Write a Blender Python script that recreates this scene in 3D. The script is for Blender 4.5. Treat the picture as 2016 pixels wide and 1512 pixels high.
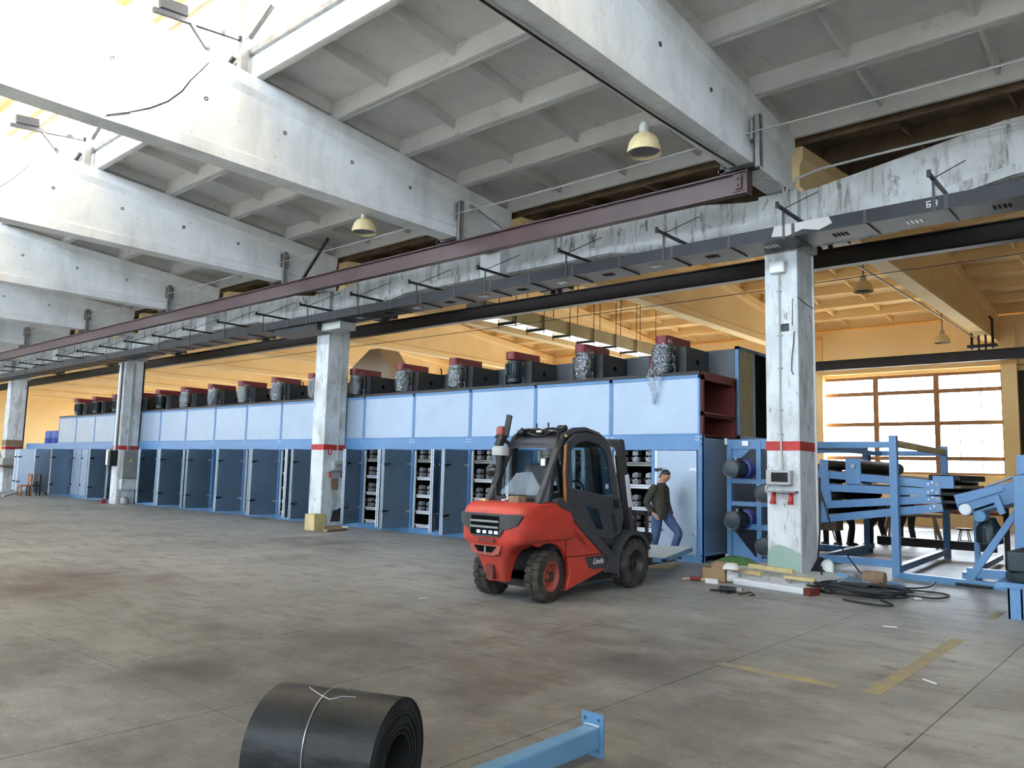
import bpy, bmesh, math, random
from mathutils import Vector, Matrix
random.seed(7)
for o in list(bpy.data.objects): bpy.data.objects.remove(o)
scn = bpy.context.scene
col = scn.collection
PI = math.pi

# ---------------------------------------------------------------- camera, sky, exposure
cam_d = bpy.data.cameras.new('camera'); cam = bpy.data.objects.new('camera', cam_d); col.objects.link(cam)
cam_d.sensor_fit = 'HORIZONTAL'; cam_d.sensor_width = 36.0; cam_d.lens = 36.0*1545/2016
cam_d.clip_end = 400; cam_d.clip_start = 0.05
RM = ((0.754212, -0.053899, -0.654415), (0.656176, 0.098965, 0.748090), (0.024443, -0.993630, 0.110008))
m = Matrix.Identity(4)
for i in range(3):
    m[i][0] = RM[i][0]; m[i][1] = -RM[i][1]; m[i][2] = -RM[i][2]
m[2][3] = 1.6
cam.matrix_world = m
scn.camera = cam
SKY = 18.0; SUN = 52.0
world = bpy.data.worlds.new('overcast_sky'); scn.world = world; world.use_nodes = True
bg = world.node_tree.nodes['Background']
bg.inputs[0].default_value = (0.84, 0.93, 1.0, 1); bg.inputs[1].default_value = SKY
sun_d = bpy.data.lights.new('hazy_sun','SUN'); sun_d.energy = SUN; sun_d.angle = math.radians(4); sun_d.color = (1.0,0.90,0.72)
sun = bpy.data.objects.new('hazy_sun', sun_d); col.objects.link(sun)
sun.rotation_euler = Vector((0.42,0.62,0.60)).to_track_quat('Z','Y').to_euler()
scn.view_settings.view_transform = 'Standard'; scn.view_settings.look = 'None'
scn.view_settings.gamma = 1.0; scn.view_settings.use_curve_mapping = False
scn.view_settings.exposure = 0.45
try:
    scn.cycles.max_bounces = 10; scn.cycles.diffuse_bounces = 6; scn.cycles.transparent_max_bounces = 16
    scn.cycles.sample_clamp_indirect = 8.0
    scn.cycles.use_light_tree = True
except Exception: pass

# ---------------------------------------------------------------- materials
MATS = {}
def s2l(c):
    return tuple(((x/255)/12.92 if x/255 <= 0.04045 else ((x/255+0.055)/1.055)**2.4) for x in c)
def mat(name, rgb, rough=0.6, metal=0.0, rgb2=None, nscale=3.0, namt=0.5, bump=0.0, bscale=40.0, stretch=(1,1,1), spec=0.5, contrast=(0.35,0.65), coat=0.0):
    mt = bpy.data.materials.new(name); mt.use_nodes = True; nt = mt.node_tree
    b = nt.nodes['Principled BSDF']
    b.inputs['Roughness'].default_value = rough; b.inputs['Metallic'].default_value = metal
    b.inputs['Specular IOR Level'].default_value = spec
    if coat: b.inputs['Coat Weight'].default_value = coat; b.inputs['Coat Roughness'].default_value = 0.15
    c1 = s2l(rgb)+(1,); b.inputs['Base Color'].default_value = c1
    if rgb2 is not None or bump:
        tc = nt.nodes.new('ShaderNodeTexCoord'); geo = nt.nodes.new('ShaderNodeNewGeometry')
        mp = nt.nodes.new('ShaderNodeMapping'); mp.inputs['Scale'].default_value = stretch
        nt.links.new(geo.outputs['Position'], mp.inputs['Vector'])
    if rgb2 is not None:
        nz = nt.nodes.new('ShaderNodeTexNoise'); nz.inputs['Scale'].default_value = nscale
        nz.inputs['Detail'].default_value = 6; nz.inputs['Roughness'].default_value = 0.62
        nt.links.new(mp.outputs[0], nz.inputs['Vector'])
        rp = nt.nodes.new('ShaderNodeValToRGB')
        rp.color_ramp.elements[0].position = contrast[0]; rp.color_ramp.elements[1].position = contrast[1]
        rp.color_ramp.elements[0].color = c1
        c2 = s2l(rgb2); rp.color_ramp.elements[1].color = tuple(c1[i]*(1-namt)+c2[i]*namt for i in range(3))+(1,)
        nt.links.new(nz.outputs['Fac'], rp.inputs['Fac']); nt.links.new(rp.outputs[0], b.inputs['Base Color'])
    if bump:
        nb = nt.nodes.new('ShaderNodeTexNoise'); nb.inputs['Scale'].default_value = bscale; nb.inputs['Detail'].default_value = 5
        nt.links.new(mp.outputs[0], nb.inputs['Vector'])
        bp = nt.nodes.new('ShaderNodeBump'); bp.inputs['Strength'].default_value = bump; bp.inputs['Distance'].default_value = 0.02
        nt.links.new(nb.outputs['Fac'], bp.inputs['Height']); nt.links.new(bp.outputs[0], b.inputs['Normal'])
    MATS[name] = mt
    return mt
def layer(mt, rgb, scale, lo, hi, stretch=(1,1,1), detail=6, strength=1.0, zrange=None):
    """adds another blotch layer (stain, dirt, chips) over a material's base colour"""
    nt = mt.node_tree; b = nt.nodes['Principled BSDF']
    geo = nt.nodes.new('ShaderNodeNewGeometry'); mp = nt.nodes.new('ShaderNodeMapping')
    mp.inputs['Scale'].default_value = stretch; mp.inputs['Location'].default_value = (random.uniform(0,50),)*3
    nt.links.new(geo.outputs['Position'], mp.inputs['Vector'])
    nz = nt.nodes.new('ShaderNodeTexNoise'); nz.inputs['Scale'].default_value = scale; nz.inputs['Detail'].default_value = detail
    nz.inputs['Roughness'].default_value = 0.65
    nt.links.new(mp.outputs[0], nz.inputs['Vector'])
    mr = nt.nodes.new('ShaderNodeMapRange'); mr.inputs[1].default_value = lo; mr.inputs[2].default_value = hi
    mr.inputs[3].default_value = 0; mr.inputs[4].default_value = strength
    nt.links.new(nz.outputs['Fac'], mr.inputs[0])
    mx = nt.nodes.new('ShaderNodeMix'); mx.data_type = 'RGBA'
    mx.inputs[7].default_value = s2l(rgb)+(1,)
    nt.links.new(mr.outputs[0], mx.inputs[0])
    if b.inputs['Base Color'].is_linked:
        nt.links.new(b.inputs['Base Color'].links[0].from_socket, mx.inputs[6])
    else:
        mx.inputs[6].default_value = b.inputs['Base Color'].default_value
    nt.links.new(mx.outputs[2], b.inputs['Base Color'])
    return mt
def glass(name, tint, trans=0.85, rough=0.05):
    mt = bpy.data.materials.new(name); mt.use_nodes = True; nt = mt.node_tree; nt.nodes.clear()
    out = nt.nodes.new('ShaderNodeOutputMaterial'); mx = nt.nodes.new('ShaderNodeMixShader')
    tr = nt.nodes.new('ShaderNodeBsdfTransparent'); gl = nt.nodes.new('ShaderNodeBsdfGlossy')
    tr.inputs[0].default_value = tint+(1,); gl.inputs['Roughness'].default_value = rough
    gl.inputs[0].default_value = (0.9, 0.95, 1, 1)
    mx.inputs[0].default_value = 1-trans
    nt.links.new(tr.outputs[0], mx.inputs[1]); nt.links.new(gl.outputs[0], mx.inputs[2]); nt.links.new(mx.outputs[0], out.inputs[0])
    MATS[name] = mt; return mt
M = MATS
m_ = mat('white_concrete', (232,236,238), 0.85, rgb2=(212,217,220), nscale=1.3, namt=0.7, bump=0.25, bscale=25)
layer(m_, (120,118,112), 9.0, 0.62, 0.74, detail=8, strength=0.55)
layer(m_, (170,172,172), 1.1, 0.5, 0.75, stretch=(1,1,0.25), strength=0.6)
m_ = mat('stained_concrete', (198,202,203), 0.85, rgb2=(164,166,163), nscale=1.6, namt=0.8, bump=0.3, bscale=22)
layer(m_, (92,82,68), 5.0, 0.52, 0.70, stretch=(1.6,1.6,0.20), strength=0.85)
layer(m_, (56,48,40), 5.0, 0.58, 0.70, stretch=(1,1,0.45), strength=0.85)
m_ = mat('slab_concrete', (206,205,203), 0.9, rgb2=(186,185,183), nscale=0.9, namt=0.8, bump=0.12, bscale=18)
layer(m_, (120,114,106), 2.6, 0.6, 0.78, strength=0.5)
m_ = mat('column_paint', (214,220,224), 0.8, rgb2=(186,192,196), nscale=1.8, namt=0.8, bump=0.3, bscale=16)
layer(m_, (108,104,98), 7.0, 0.58, 0.68, stretch=(1.5,1.5,0.45), detail=8, strength=0.75)
layer(m_, (146,146,142), 2.2, 0.5, 0.66, stretch=(1.5,1.5,0.5), detail=8, strength=0.7)
m_ = mat('ochre_paint', (246,222,172), 0.8, rgb2=(234,206,152), nscale=0.8, namt=0.7, bump=0.15, bscale=20)
layer(m_, (150,112,64), 5.0, 0.66, 0.78, strength=0.5)
m_ = mat('ochre_slab', (240,214,164), 0.85, rgb2=(224,196,144), nscale=0.8, namt=0.7)
m_ = mat('ochre_wall', (242,212,154), 0.85, rgb2=(232,200,142), nscale=0.5, namt=0.7)
m_ = mat('grey_wall', (120,120,118), 0.9, rgb2=(100,100,98), nscale=0.6, namt=0.7)
m_ = mat('floor_concrete', (156,156,153), 0.5, rgb2=(130,130,128), nscale=0.55, namt=0.95, bump=0.18, bscale=24, spec=0.28)
layer(m_, (172,172,168), 0.9, 0.5, 0.72, stretch=(1.0,0.35,1), strength=0.65)
layer(m_, (108,106,103), 3.4, 0.50, 0.68, stretch=(0.5,1.6,1), detail=8, strength=0.8)
layer(m_, (178,176,172), 16.0, 0.58, 0.66, stretch=(0.6,1.5,1), detail=6, strength=0.5)
layer(m_, (92,90,87), 0.42, 0.56, 0.70, detail=7, strength=0.75)
layer(m_, (104,92,87), 0.7, 0.60, 0.74, detail=8, strength=0.6)
layer(m_, (74,72,70), 6.0, 0.61, 0.68, detail=8, strength=0.6)
layer(m_, (186,184,178), 11.0, 0.70, 0.73, detail=3, strength=0.6)
def worn_dim_patch(mt, rgb, c, r, scale, lo, hi, strength):
    nt = mt.node_tree; b = nt.nodes['Principled BSDF']
    geo = nt.nodes.new('ShaderNodeNewGeometry'); vm = nt.nodes.new('ShaderNodeVectorMath'); vm.operation = 'DISTANCE'; vm.inputs[1].default_value = c
    nt.links.new(geo.outputs['Position'], vm.inputs[0])
    m1 = nt.nodes.new('ShaderNodeMapRange'); m1.inputs[1].default_value = r; m1.inputs[2].default_value = r*0.25; m1.inputs[3].default_value = 0; m1.inputs[4].default_value = 1
    nt.links.new(vm.outputs['Value'], m1.inputs[0])
    nz = nt.nodes.new('ShaderNodeTexNoise'); nz.inputs['Scale'].default_value = scale; nz.inputs['Detail'].default_value = 8; nz.inputs['Roughness'].default_value = 0.7
    nt.links.new(geo.outputs['Position'], nz.inputs['Vector'])
    m2 = nt.nodes.new('ShaderNodeMapRange'); m2.inputs[1].default_value = lo; m2.inputs[2].default_value = hi; m2.inputs[3].default_value = 0; m2.inputs[4].default_value = strength
    nt.links.new(nz.outputs['Fac'], m2.inputs[0])
    mu = nt.nodes.new('ShaderNodeMath'); mu.operation = 'MULTIPLY'; nt.links.new(m1.outputs[0], mu.inputs[0]); nt.links.new(m2.outputs[0], mu.inputs[1])
    mx = nt.nodes.new('ShaderNodeMix'); mx.data_type = 'RGBA'; mx.inputs[7].default_value = s2l(rgb)+(1,)
    nt.links.new(mu.outputs[0], mx.inputs[0]); nt.links.new(b.inputs['Base Color'].links[0].from_socket, mx.inputs[6]); nt.links.new(mx.outputs[2], b.inputs['Base Color'])
worn_dim_patch(m_, (84,76,70), (-4.6,5.6,0), 3.6, 1.6, 0.36, 0.66, 0.85)
worn_dim_patch(m_, (64,62,58), (-4.8,1.5,0), 8.5, 0.7, 0.24, 0.62, 0.85)  # near-floor stains, darkened further in colour to offset strong light from above
worn_dim_patch(m_, (90,78,72), (-11.3,4.0,0), 2.2, 1.0, 0.30, 0.60, 0.9)
worn_dim_patch(m_, (98,84,80), (-14.0,10.0,0), 1.6, 1.2, 0.35, 0.6, 0.8)
m_ = mat('floor_yellow', (150,138,86), 0.7, rgb2=(132,126,112), nscale=5, namt=1.0, contrast=(0.40,0.56))
mat('dim_slab', (118,100,78), 0.9, rgb2=(84,70,54), nscale=1.6, namt=0.9)  # brown stains plus the roof strip's shadow put into the colour
mat('red_band', (186,48,44), 0.6, rgb2=(150,40,36), nscale=5, namt=0.8)
mat('green_primer', (146,170,160), 0.75, rgb2=(134,158,150), nscale=5, namt=0.6)
mat('burgundy_steel', (76,58,60), 0.45, rgb2=(92,70,72), nscale=1.2, namt=0.7, spec=0.5)
mat('black_steel', (20,16,17), 0.5, rgb2=(38,24,23), nscale=1.0, namt=0.7)
mat('dark_steel', (46,44,46), 0.5)
mat('grey_steel', (150,152,152), 0.45, metal=0.3, rgb2=(108,104,98), nscale=6, namt=0.6)
mat('duct_steel', (34,38,45), 0.45, metal=0.0, rgb2=(22,25,29), nscale=1.5, namt=0.8, spec=0.3)
mat('galvanised', (170,176,170), 0.25, metal=0.85, rgb2=(140,146,136), nscale=2, namt=0.7)
mat('machine_blue', (84,130,176), 0.38, rgb2=(74,118,164), nscale=1.4, namt=0.6, spec=0.5)
mat('frame_blue', (96,138,180), 0.42, rgb2=(78,120,164), nscale=2.2, namt=0.6)
mat('beam_blue', (94,138,176), 0.4, rgb2=(78,120,158), nscale=3, namt=0.6)
m_ = mat('sheet_white', (152,168,186), 0.40, metal=0.35, rgb2=(140,156,174), nscale=0.9, namt=0.8, bump=0.5, bscale=1.5)
mat('sheet_slate_or_shaded', (108,130,150), 0.4, metal=0.5, rgb2=(94,114,132), nscale=1.2, namt=0.7, bump=0.06, bscale=2)  # shaded look of open doors and oven end put into a darker colour
mat('panel_pale', (196,204,204), 0.55, rgb2=(176,186,188), nscale=2, namt=0.7)
mat('white_trim', (222,228,234), 0.4, metal=0.2)
mat('fan_grey', (60,63,65), 0.5, metal=0.1, rgb2=(50,53,55), nscale=2, namt=0.6)
mat('plenum_grey', (84,89,92), 0.45, metal=0.2, rgb2=(72,76,79), nscale=2, namt=0.6)
mat('motor_green', (34,50,57), 0.4, rgb2=(28,42,48), nscale=4, namt=0.5)
mat('motor_blue', (34,62,160), 0.4)
mat('pulley_red', (116,32,37), 0.42)
mat('oxide_red', (110,44,38), 0.6, rgb2=(84,34,30), nscale=3, namt=0.7)
mat('void_black', (10,10,12), 0.9, spec=0.1)
mat('black_plastic', (24,25,27), 0.5)
mat('black_gloss', (16,17,20), 0.25)
mat('rubber', (42,40,38), 0.85, rgb2=(78,72,64), nscale=9, namt=0.7, bump=0.2, bscale=60)
mat('belt_rubber', (18,20,22), 0.5, rgb2=(44,48,50), nscale=3.2, namt=0.75, spec=0.35, bump=0.5, bscale=5, stretch=(1,1,2.2), contrast=(0.45,0.75))
m_ = mat('forklift_red', (188,58,46), 0.42, rgb2=(170,50,40), nscale=2.2, namt=0.6, coat=0.15)
layer(m_, (116,66,54), 7, 0.56, 0.72, detail=8, strength=0.6)
layer(m_, (150,84,70), 1.6, 0.48, 0.7, strength=0.5)
mat('forklift_char', (58,60,66), 0.5, rgb2=(48,50,56), nscale=4, namt=0.6)
mat('dusty_red', (150,70,62), 0.6)
mat('steel_bright', (190,194,198), 0.3, metal=0.8)
mat('bearing_alu', (178,182,188), 0.4, metal=0.5, rgb2=(150,154,160), nscale=20, namt=0.7)
mat('amber', (140,48,28), 0.3)
mat('wood_pale', (204,188,140), 0.75, rgb2=(182,160,112), nscale=8, namt=0.8, stretch=(1,1,0.3))
mat('wood_brown', (140,118,96), 0.8, rgb2=(112,92,74), nscale=7, namt=0.8)
mat('wood_orange', (160,104,58), 0.6, rgb2=(130,80,44), nscale=7, namt=0.7)
mat('cardboard', (158,132,104), 0.85, rgb2=(144,118,92), nscale=5, namt=0.6)
mat('white_plastic', (218,222,222), 0.45)
mat('grey_plastic', (166,170,168), 0.5)
mat('box_grey', (134,138,134), 0.55, rgb2=(116,120,116), nscale=4, namt=0.6)
mat('warn_yellow', (220,196,60), 0.5)
mat('socket_red', (176,40,40), 0.4)
mat('lamp_cream', (206,192,150), 0.55, rgb2=(184,170,130), nscale=6, namt=0.7)
mat('lamp_inner', (120,126,140), 0.4, metal=0.4)
mat('drum_blue', (46,74,150), 0.4)
mat('hood_beige', (168,152,128), 0.6)
mat('wool_beige', (176,166,126), 0.9, rgb2=(152,140,98), nscale=4, namt=0.9, stretch=(1,1,0.4), bump=0.3, bscale=18)
mat('bag_green', (84,122,66), 0.5, rgb2=(50,84,44), nscale=10, namt=0.8)
mat('cable_black', (30,32,36), 0.55)
mat('cable_grey', (172,172,168), 0.5)
mat('skin', (178,128,104), 0.55)
mat('hair', (22,20,20), 0.6)
mat('jacket', (58,56,46), 0.85, rgb2=(44,43,36), nscale=14, namt=0.7, bump=0.4, bscale=14)
mat('jeans', (62,84,120), 0.85, rgb2=(44,62,96), nscale=9, namt=0.8, bump=0.4, bscale=16)
mat('shoe', (40,36,34), 0.6)
mat('work_dark', (34,36,42), 0.85, rgb2=(26,27,32), nscale=9, namt=0.7)
mat('number_white', (214,216,214), 0.6)
mat('window_frame', (150,112,74), 0.7, rgb2=(128,92,60), nscale=6, namt=0.7)
mat('dark_door', (58,44,32), 0.8, rgb2=(44,34,26), nscale=3, namt=0.7)
glass('window_glass', (0.95, 0.97, 1.0), 0.93)
glass('cab_glass', (0.70, 0.78, 0.80), 0.985, 0.03)
glass('film', (0.80, 0.84, 0.87), 0.80, 0.2)
# crinkled wrap: bump on the glossy part
_nt = M['film'].node_tree; _nz = _nt.nodes.new('ShaderNodeTexNoise'); _nz.inputs['Scale'].default_value = 16; _bp = _nt.nodes.new('ShaderNodeBump'); _bp.inputs['Strength'].default_value = 1.0
_bp.inputs['Distance'].default_value = 0.06
_g = _nt.nodes.new('ShaderNodeNewGeometry'); _nt.links.new(_g.outputs['Position'], _nz.inputs['Vector'])
_nt.links.new(_nz.outputs['Fac'], _bp.inputs['Height'])
for _n in _nt.nodes:
    if _n.type == 'BSDF_GLOSSY': _nt.links.new(_bp.outputs[0], _n.inputs['Normal'])

# ---------------------------------------------------------------- mesh helpers
WL = {}     # world location of every object that parents something (no thing that parents is rotated when built)
class MB:
    def __init__(s): s.v = []; s.f = []
    def add(s, vs, fs):
        n = len(s.v); s.v += [tuple(v) for v in vs]; s.f += [tuple(i+n for i in f) for f in fs]; return s
    def box(s, x0, x1, y0, y1, z0, z1):
        v = [(x,y,z) for z in (z0,z1) for y in (y0,y1) for x in (x0,x1)]
        return s.add(v, [(0,2,3,1),(4,5,7,6),(0,1,5,4),(2,6,7,3),(0,4,6,2),(1,3,7,5)])
    def obox(s, c, sz, mtx):
        hx,hy,hz = sz[0]/2,sz[1]/2,sz[2]/2; c = Vector(c)
        v = [c+mtx@Vector((x,y,z)) for z in (-hz,hz) for y in (-hy,hy) for x in (-hx,hx)]
        return s.add(v, [(0,2,3,1),(4,5,7,6),(0,1,5,4),(2,6,7,3),(0,4,6,2),(1,3,7,5)])
    def bar(s, a, b, w, h=None, up=(0,0,1)):
        a = Vector(a); b = Vector(b); h = h or w; d = (b-a); L = d.length; d.normalize(); u = Vector(up)
        if abs(d.dot(u)) > 0.98: u = Vector((0,1,0))
        x = d.cross(u).normalized(); y = x.cross(d).normalized()
        mt = Matrix((x,d,y)).transposed()
        return s.obox((a+b)/2, (w,L,h), mt)
    def cyl(s, a, b, r, n=12, r2=None, caps=True):
        a = Vector(a); b = Vector(b); d = (b-a).normalized(); r2 = r if r2 is None else r2
        u = Vector((0,0,1)) if abs(d.z) < 0.95 else Vector((1,0,0))
        x = d.cross(u).normalized(); y = d.cross(x).normalized()
        vs = []
        for p,rr in ((a,r),(b,r2)):
            for i in range(n):
                t = 2*PI*i/n; vs.append(p+x*(math.cos(t)*rr)+y*(math.sin(t)*rr))
        fs = [(i,(i+1)%n,n+(i+1)%n,n+i) for i in range(n)]
        if caps: fs += [tuple(range(n-1,-1,-1)), tuple(range(n,2*n))]
        return s.add(vs, fs)
    def tube(s, pts, r, n=6):
        pts = [Vector(p) for p in pts]; vs = []; fs = []; px = None
        for i,p in enumerate(pts):
            d = (pts[min(i+1,len(pts)-1)]-pts[max(i-1,0)]).normalized()
            if px is None:
                u = Vector((0,0,1)) if abs(d.z) < 0.9 else Vector((1,0,0)); px = d.cross(u).normalized()
            px = (px-d*px.dot(d)).normalized(); py = d.cross(px)
            for k in range(n):
                t = 2*PI*k/n; vs.append(p+px*(math.cos(t)*r)+py*(math.sin(t)*r))
        for i in range(len(pts)-1):
            for k in range(n):
                fs.append((i*n+k, i*n+(k+1)%n, (i+1)*n+(k+1)%n, (i+1)*n+k))
        fs += [tuple(range(n-1,-1,-1)), tuple(range((len(pts)-1)*n, len(pts)*n))]
        return s.add(vs, fs)
    def lathe(s, prof, c, axis='z', n=20, caps=True):
        vs = []
        for (r,h) in prof:
            for k in range(n):
                t = 2*PI*k/n; a,b = r*math.cos(t), r*math.sin(t)
                vs.append({'z':(c[0]+a,c[1]+b,c[2]+h),'x':(c[0]+h,c[1]+a,c[2]+b),'y':(c[0]+a,c[1]+h,c[2]+b)}[axis])
        fs = []
        for i in range(len(prof)-1):
            for k in range(n): fs.append((i*n+k, i*n+(k+1)%n, (i+1)*n+(k+1)%n, (i+1)*n+k))
        if caps: fs += [tuple(range(n)), tuple(range((len(prof)-1)*n, len(prof)*n))]
        return s.add(vs, fs)
    def prism(s, poly, axis, a, b):
        """poly: 2D outline in the plane normal to axis, extruded from a to b"""
        n = len(poly)
        def P(p,t): return {'x':(t,p[0],p[1]),'y':(p[0],t,p[1]),'z':(p[0],p[1],t)}[axis]
        vs = [P(p,a) for p in poly]+[P(p,b) for p in poly]
        fs = [(i,(i+1)%n,n+(i+1)%n,n+i) for i in range(n)]+[tuple(range(n-1,-1,-1)), tuple(range(n,2*n))]
        return s.add(vs, fs)
    def loft(s, rings, close=True, caps=True):
        n = len(rings[0]); vs = [p for r in rings for p in r]; fs = []
        for i in range(len(rings)-1):
            for k in range(n if close else n-1):
                fs.append((i*n+k, i*n+(k+1)%n, (i+1)*n+(k+1)%n, (i+1)*n+k))
        if caps: fs += [tuple(range(n-1,-1,-1)), tuple(range((len(rings)-1)*n, len(rings)*n))]
        return s.add(vs, fs)
    def mesh(s, name, mt, off=(0,0,0), smooth=False):
        me = bpy.data.meshes.new(name)
        me.from_pydata([(x-off[0],y-off[1],z-off[2]) for x,y,z in s.v], [], s.f); me.update()
        bm = bmesh.new(); bm.from_mesh(me); bmesh.ops.recalc_face_normals(bm, faces=bm.faces); bm.to_mesh(me); bm.free()
        if smooth:
            me.polygons.foreach_set('use_smooth', [True]*len(me.polygons))
            try: me.set_sharp_from_angle(angle=math.radians(40))
            except Exception: pass
        me.materials.append(M[mt] if isinstance(mt, str) else mt)
        return me
    def build(s, name, mt, parent=None, smooth=False, bevel=0.0, seg=2, origin=None):
        if parent is not None: off = WL[parent]
        elif origin is not None: off = origin
        else:
            xs = [v[0] for v in s.v]; ys = [v[1] for v in s.v]; zs = [v[2] for v in s.v]
            off = ((min(xs)+max(xs))/2, (min(ys)+max(ys))/2, min(zs))
        o = bpy.data.objects.new(name, s.mesh(name, mt, off, smooth)); col.objects.link(o)
        if parent is not None: o.parent = parent; WL[o] = WL[parent]
        else: o.location = off; WL[o] = tuple(off)
        if bevel:
            bv = o.modifiers.new('bevel','BEVEL'); bv.width = bevel; bv.segments = seg; bv.limit_method = 'ANGLE'; bv.angle_limit = math.radians(35)
        return o
def tag(o, label=None, cat=None, group=None, kind=None):
    if label: o['label'] = label
    if cat: o['category'] = cat
    if group: o['group'] = group
    if kind: o['kind'] = kind
    return o
def empty(name, loc, label=None, cat=None, group=None, kind=None):
    o = bpy.data.objects.new(name, None); o.empty_display_size = 0.1; o.location = loc; col.objects.link(o); WL[o] = tuple(loc)
    return tag(o, label, cat, group, kind)
def place(name, me, parent, loc, rot=None, scale=None):
    """another object on shared mesh data, loc in world"""
    o = bpy.data.objects.new(name, me); col.objects.link(o)
    off = WL[parent] if parent is not None else (0,0,0)
    o.location = (loc[0]-off[0], loc[1]-off[1], loc[2]-off[2])
    if rot: o.rotation_euler = rot
    if scale: o.scale = scale
    if parent is not None: o.parent = parent
    WL[o] = tuple(loc)
    return o
TENS = ['nineteenth','twentieth','twenty-first','twenty-second','twenty-third','twenty-fourth','twenty-fifth','twenty-sixth','twenty-seventh','twenty-eighth','twenty-ninth','thirtieth','thirty-first','thirty-second']
ORD = ['first','second','third','fourth','fifth','sixth','seventh','eighth','ninth','tenth','eleventh','twelfth','thirteenth','fourteenth','fifteenth','sixteenth','seventeenth','eighteenth']+TENS
# ---------------------------------------------------------------- the hall
XC = -5.13; BAY = 6.45
KS = list(range(-10, 4))                       # girder lines
XL, XR = XC-10*BAY-0.05, XC+3*BAY
YF, Y1, Y2 = -5.8, 13.0, 31.2                  # front wall, column line, back wall
LA0, LA1 = 0.95, 6.47                          # skylight lantern opening
def ztop(y):
    if y > 13.1: c = 22.1; return 7.37+0.087*(9.0-abs(y-c))
    return 7.37+0.087*(9.45-abs(y-3.75))
# floor with sawn slabs near the camera
SX, SY = 1.75, 4.305
sx0, sx1 = -1.42-8*SX, -1.42+3*SX
sy0, sy1 = 2.77-SY, 11.38
b = MB(); Z = -0.25
b.box(XL-0.4, sx0, YF, Y2+0.3, Z, 0); b.box(sx1, XR, YF, Y2+0.3, Z, 0)
b.box(sx0, sx1, YF, sy0, Z, 0); b.box(sx0, sx1, sy1, Y2+0.3, Z, 0); b.box(sx0, sx1, sy0, sy1, Z, -0.03)
floor = tag(b.build('floor', 'floor_concrete', origin=(0,0,0)), kind='structure')
sl = MB(); g = 0.004
sl.box(g, SX-g, g, SY-g, -0.03, 0)
slm = sl.mesh('floor_slab', 'floor_concrete')
for i in range(int(round((sx1-sx0)/SX))):
    for j in range(int(round((sy1-sy0)/SY))):
        place('floor_slab', slm, floor, (sx0+i*SX, sy0+j*SY, 0))
b = MB(); b.box(XL-60, XR+60, YF-60, Y2+60, -0.5, -0.3)
tag(b.build('ground', 'grey_wall', origin=(0,0,-0.5)), kind='structure')
for (x0,x1,y0,y1,lab) in [(-2.01,-1.89,6.45,9.25,'long worn yellow line painted on the floor near the right edge'),(-2.0,-1.9,10.9,11.6,'short faded yellow dash on the floor before the blue pedestal'),(-3.2,-2.2,6.40,6.52,'faint yellow cross stripe on the floor beside the long yellow line')]:
    b = MB(); b.box(x0,x1,y0,y1,0.0,0.0015); tag(b.build('floor_line','floor_yellow'), lab, 'floor marking')
# walls
def wall_with_holes(name, mt, x0, x1, y, th, ztopv, holes):
    """wall along X, holes (xa,xb,za,zb)"""
    b = MB(); hs = sorted(holes); x = x0
    for (xa,xb,za,zb) in hs:
        b.box(x, xa, y, y+th, 0, ztopv); b.box(xa, xb, y, y+th, 0, za); b.box(xa, xb, y, y+th, zb, ztopv); x = xb
    b.box(x, x1, y, y+th, 0, ztopv)
    return tag(b.build(name, mt, origin=(0,y,0)), kind='structure')
bw = [(XC+k*BAY-BAY+0.45, XC+k*BAY-0.0+0.2) for k in range(-9, 1)]
wall_back = wall_with_holes('wall_back', 'ochre_wall', XL-0.3, XR, Y2, 0.3, 7.6, [(a,c,1.85,5.49) for a,c in bw])
fill_win = [(XC+k*BAY+0.6, XC+(k+1)*BAY-0.6) for k in range(-10, 3)]  # window strip behind the camera, added to light camera-facing surfaces
wall_front = wall_with_holes('wall_front', 'white_concrete', XL-0.3, XR, YF-0.3, 0.3, 7.6, [(a,c,3.6,5.6) for a,c in fill_win])
b = MB(); b.box(XL-0.35, XL-0.05, YF-0.3, Y2+0.3, 0, 9); tag(b.build('wall_left', 'ochre_wall', origin=(XL,0,0)), kind='structure')
b = MB(); b.box(XR, XR+0.3, YF-0.3, Y2+0.3, 0, 9); tag(b.build('wall_right', 'grey_wall', origin=(XR,0,0)), kind='structure')
# windows in the back wall; panes of the bay in view are picked out one by one
def window(n, xa, xb, y, za, zb, rows, detail):
    b = MB(); d = 0.12; W = xb-xa
    b.box(xa, xa+0.07, y, y+d, za, zb); b.box(xb-0.07, xb, y, y+d, za, zb)
    b.box(xa, xb, y, y+d, za, za+0.07); b.box(xa, xb, y, y+d, zb-0.1, zb)
    for i in (1,2): b.box(xa+W*i/3-0.09, xa+W*i/3+0.09, y-0.05, y+d, za, zb)
    for z in rows[1:-1]: b.box(xa, xb, y, y+d, z-0.07, z+0.07)
    w = tag(b.build('window_%d' % n, 'window_frame'), kind='structure')  # numbers above len(bw) are the added, unseen windows behind the camera
    thin = MB()
    for i in range(3):
        for q in (1,2):
            x = xa+W*(i+q/3)/3; thin.box(x-0.012, x+0.012, y+0.03, y+0.06, za, zb)
    thin.build('glazing_bar', 'window_frame', w)
    nx = 9 if detail else 3
    for i in range(nx):
        for j in range(len(rows)-1):
            p = MB(); p.box(xa+W*i/nx, xa+W*(i+1)/nx, y+0.05, y+0.056, rows[j], rows[j+1])
            p.build('pane', 'window_glass', w)
for n,(a,c) in enumerate(bw):
    window(n+1, a, c, Y2+0.08, 1.85, 5.49, [1.85,2.41,3.68,4.84,5.49], n == 9)
for n,(a,c) in enumerate(fill_win):
    window(len(bw)+n+1, a, c, YF-0.2, 3.6, 5.6, [3.6,5.6], False)  # the added, unseen windows that give light from behind
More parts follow.
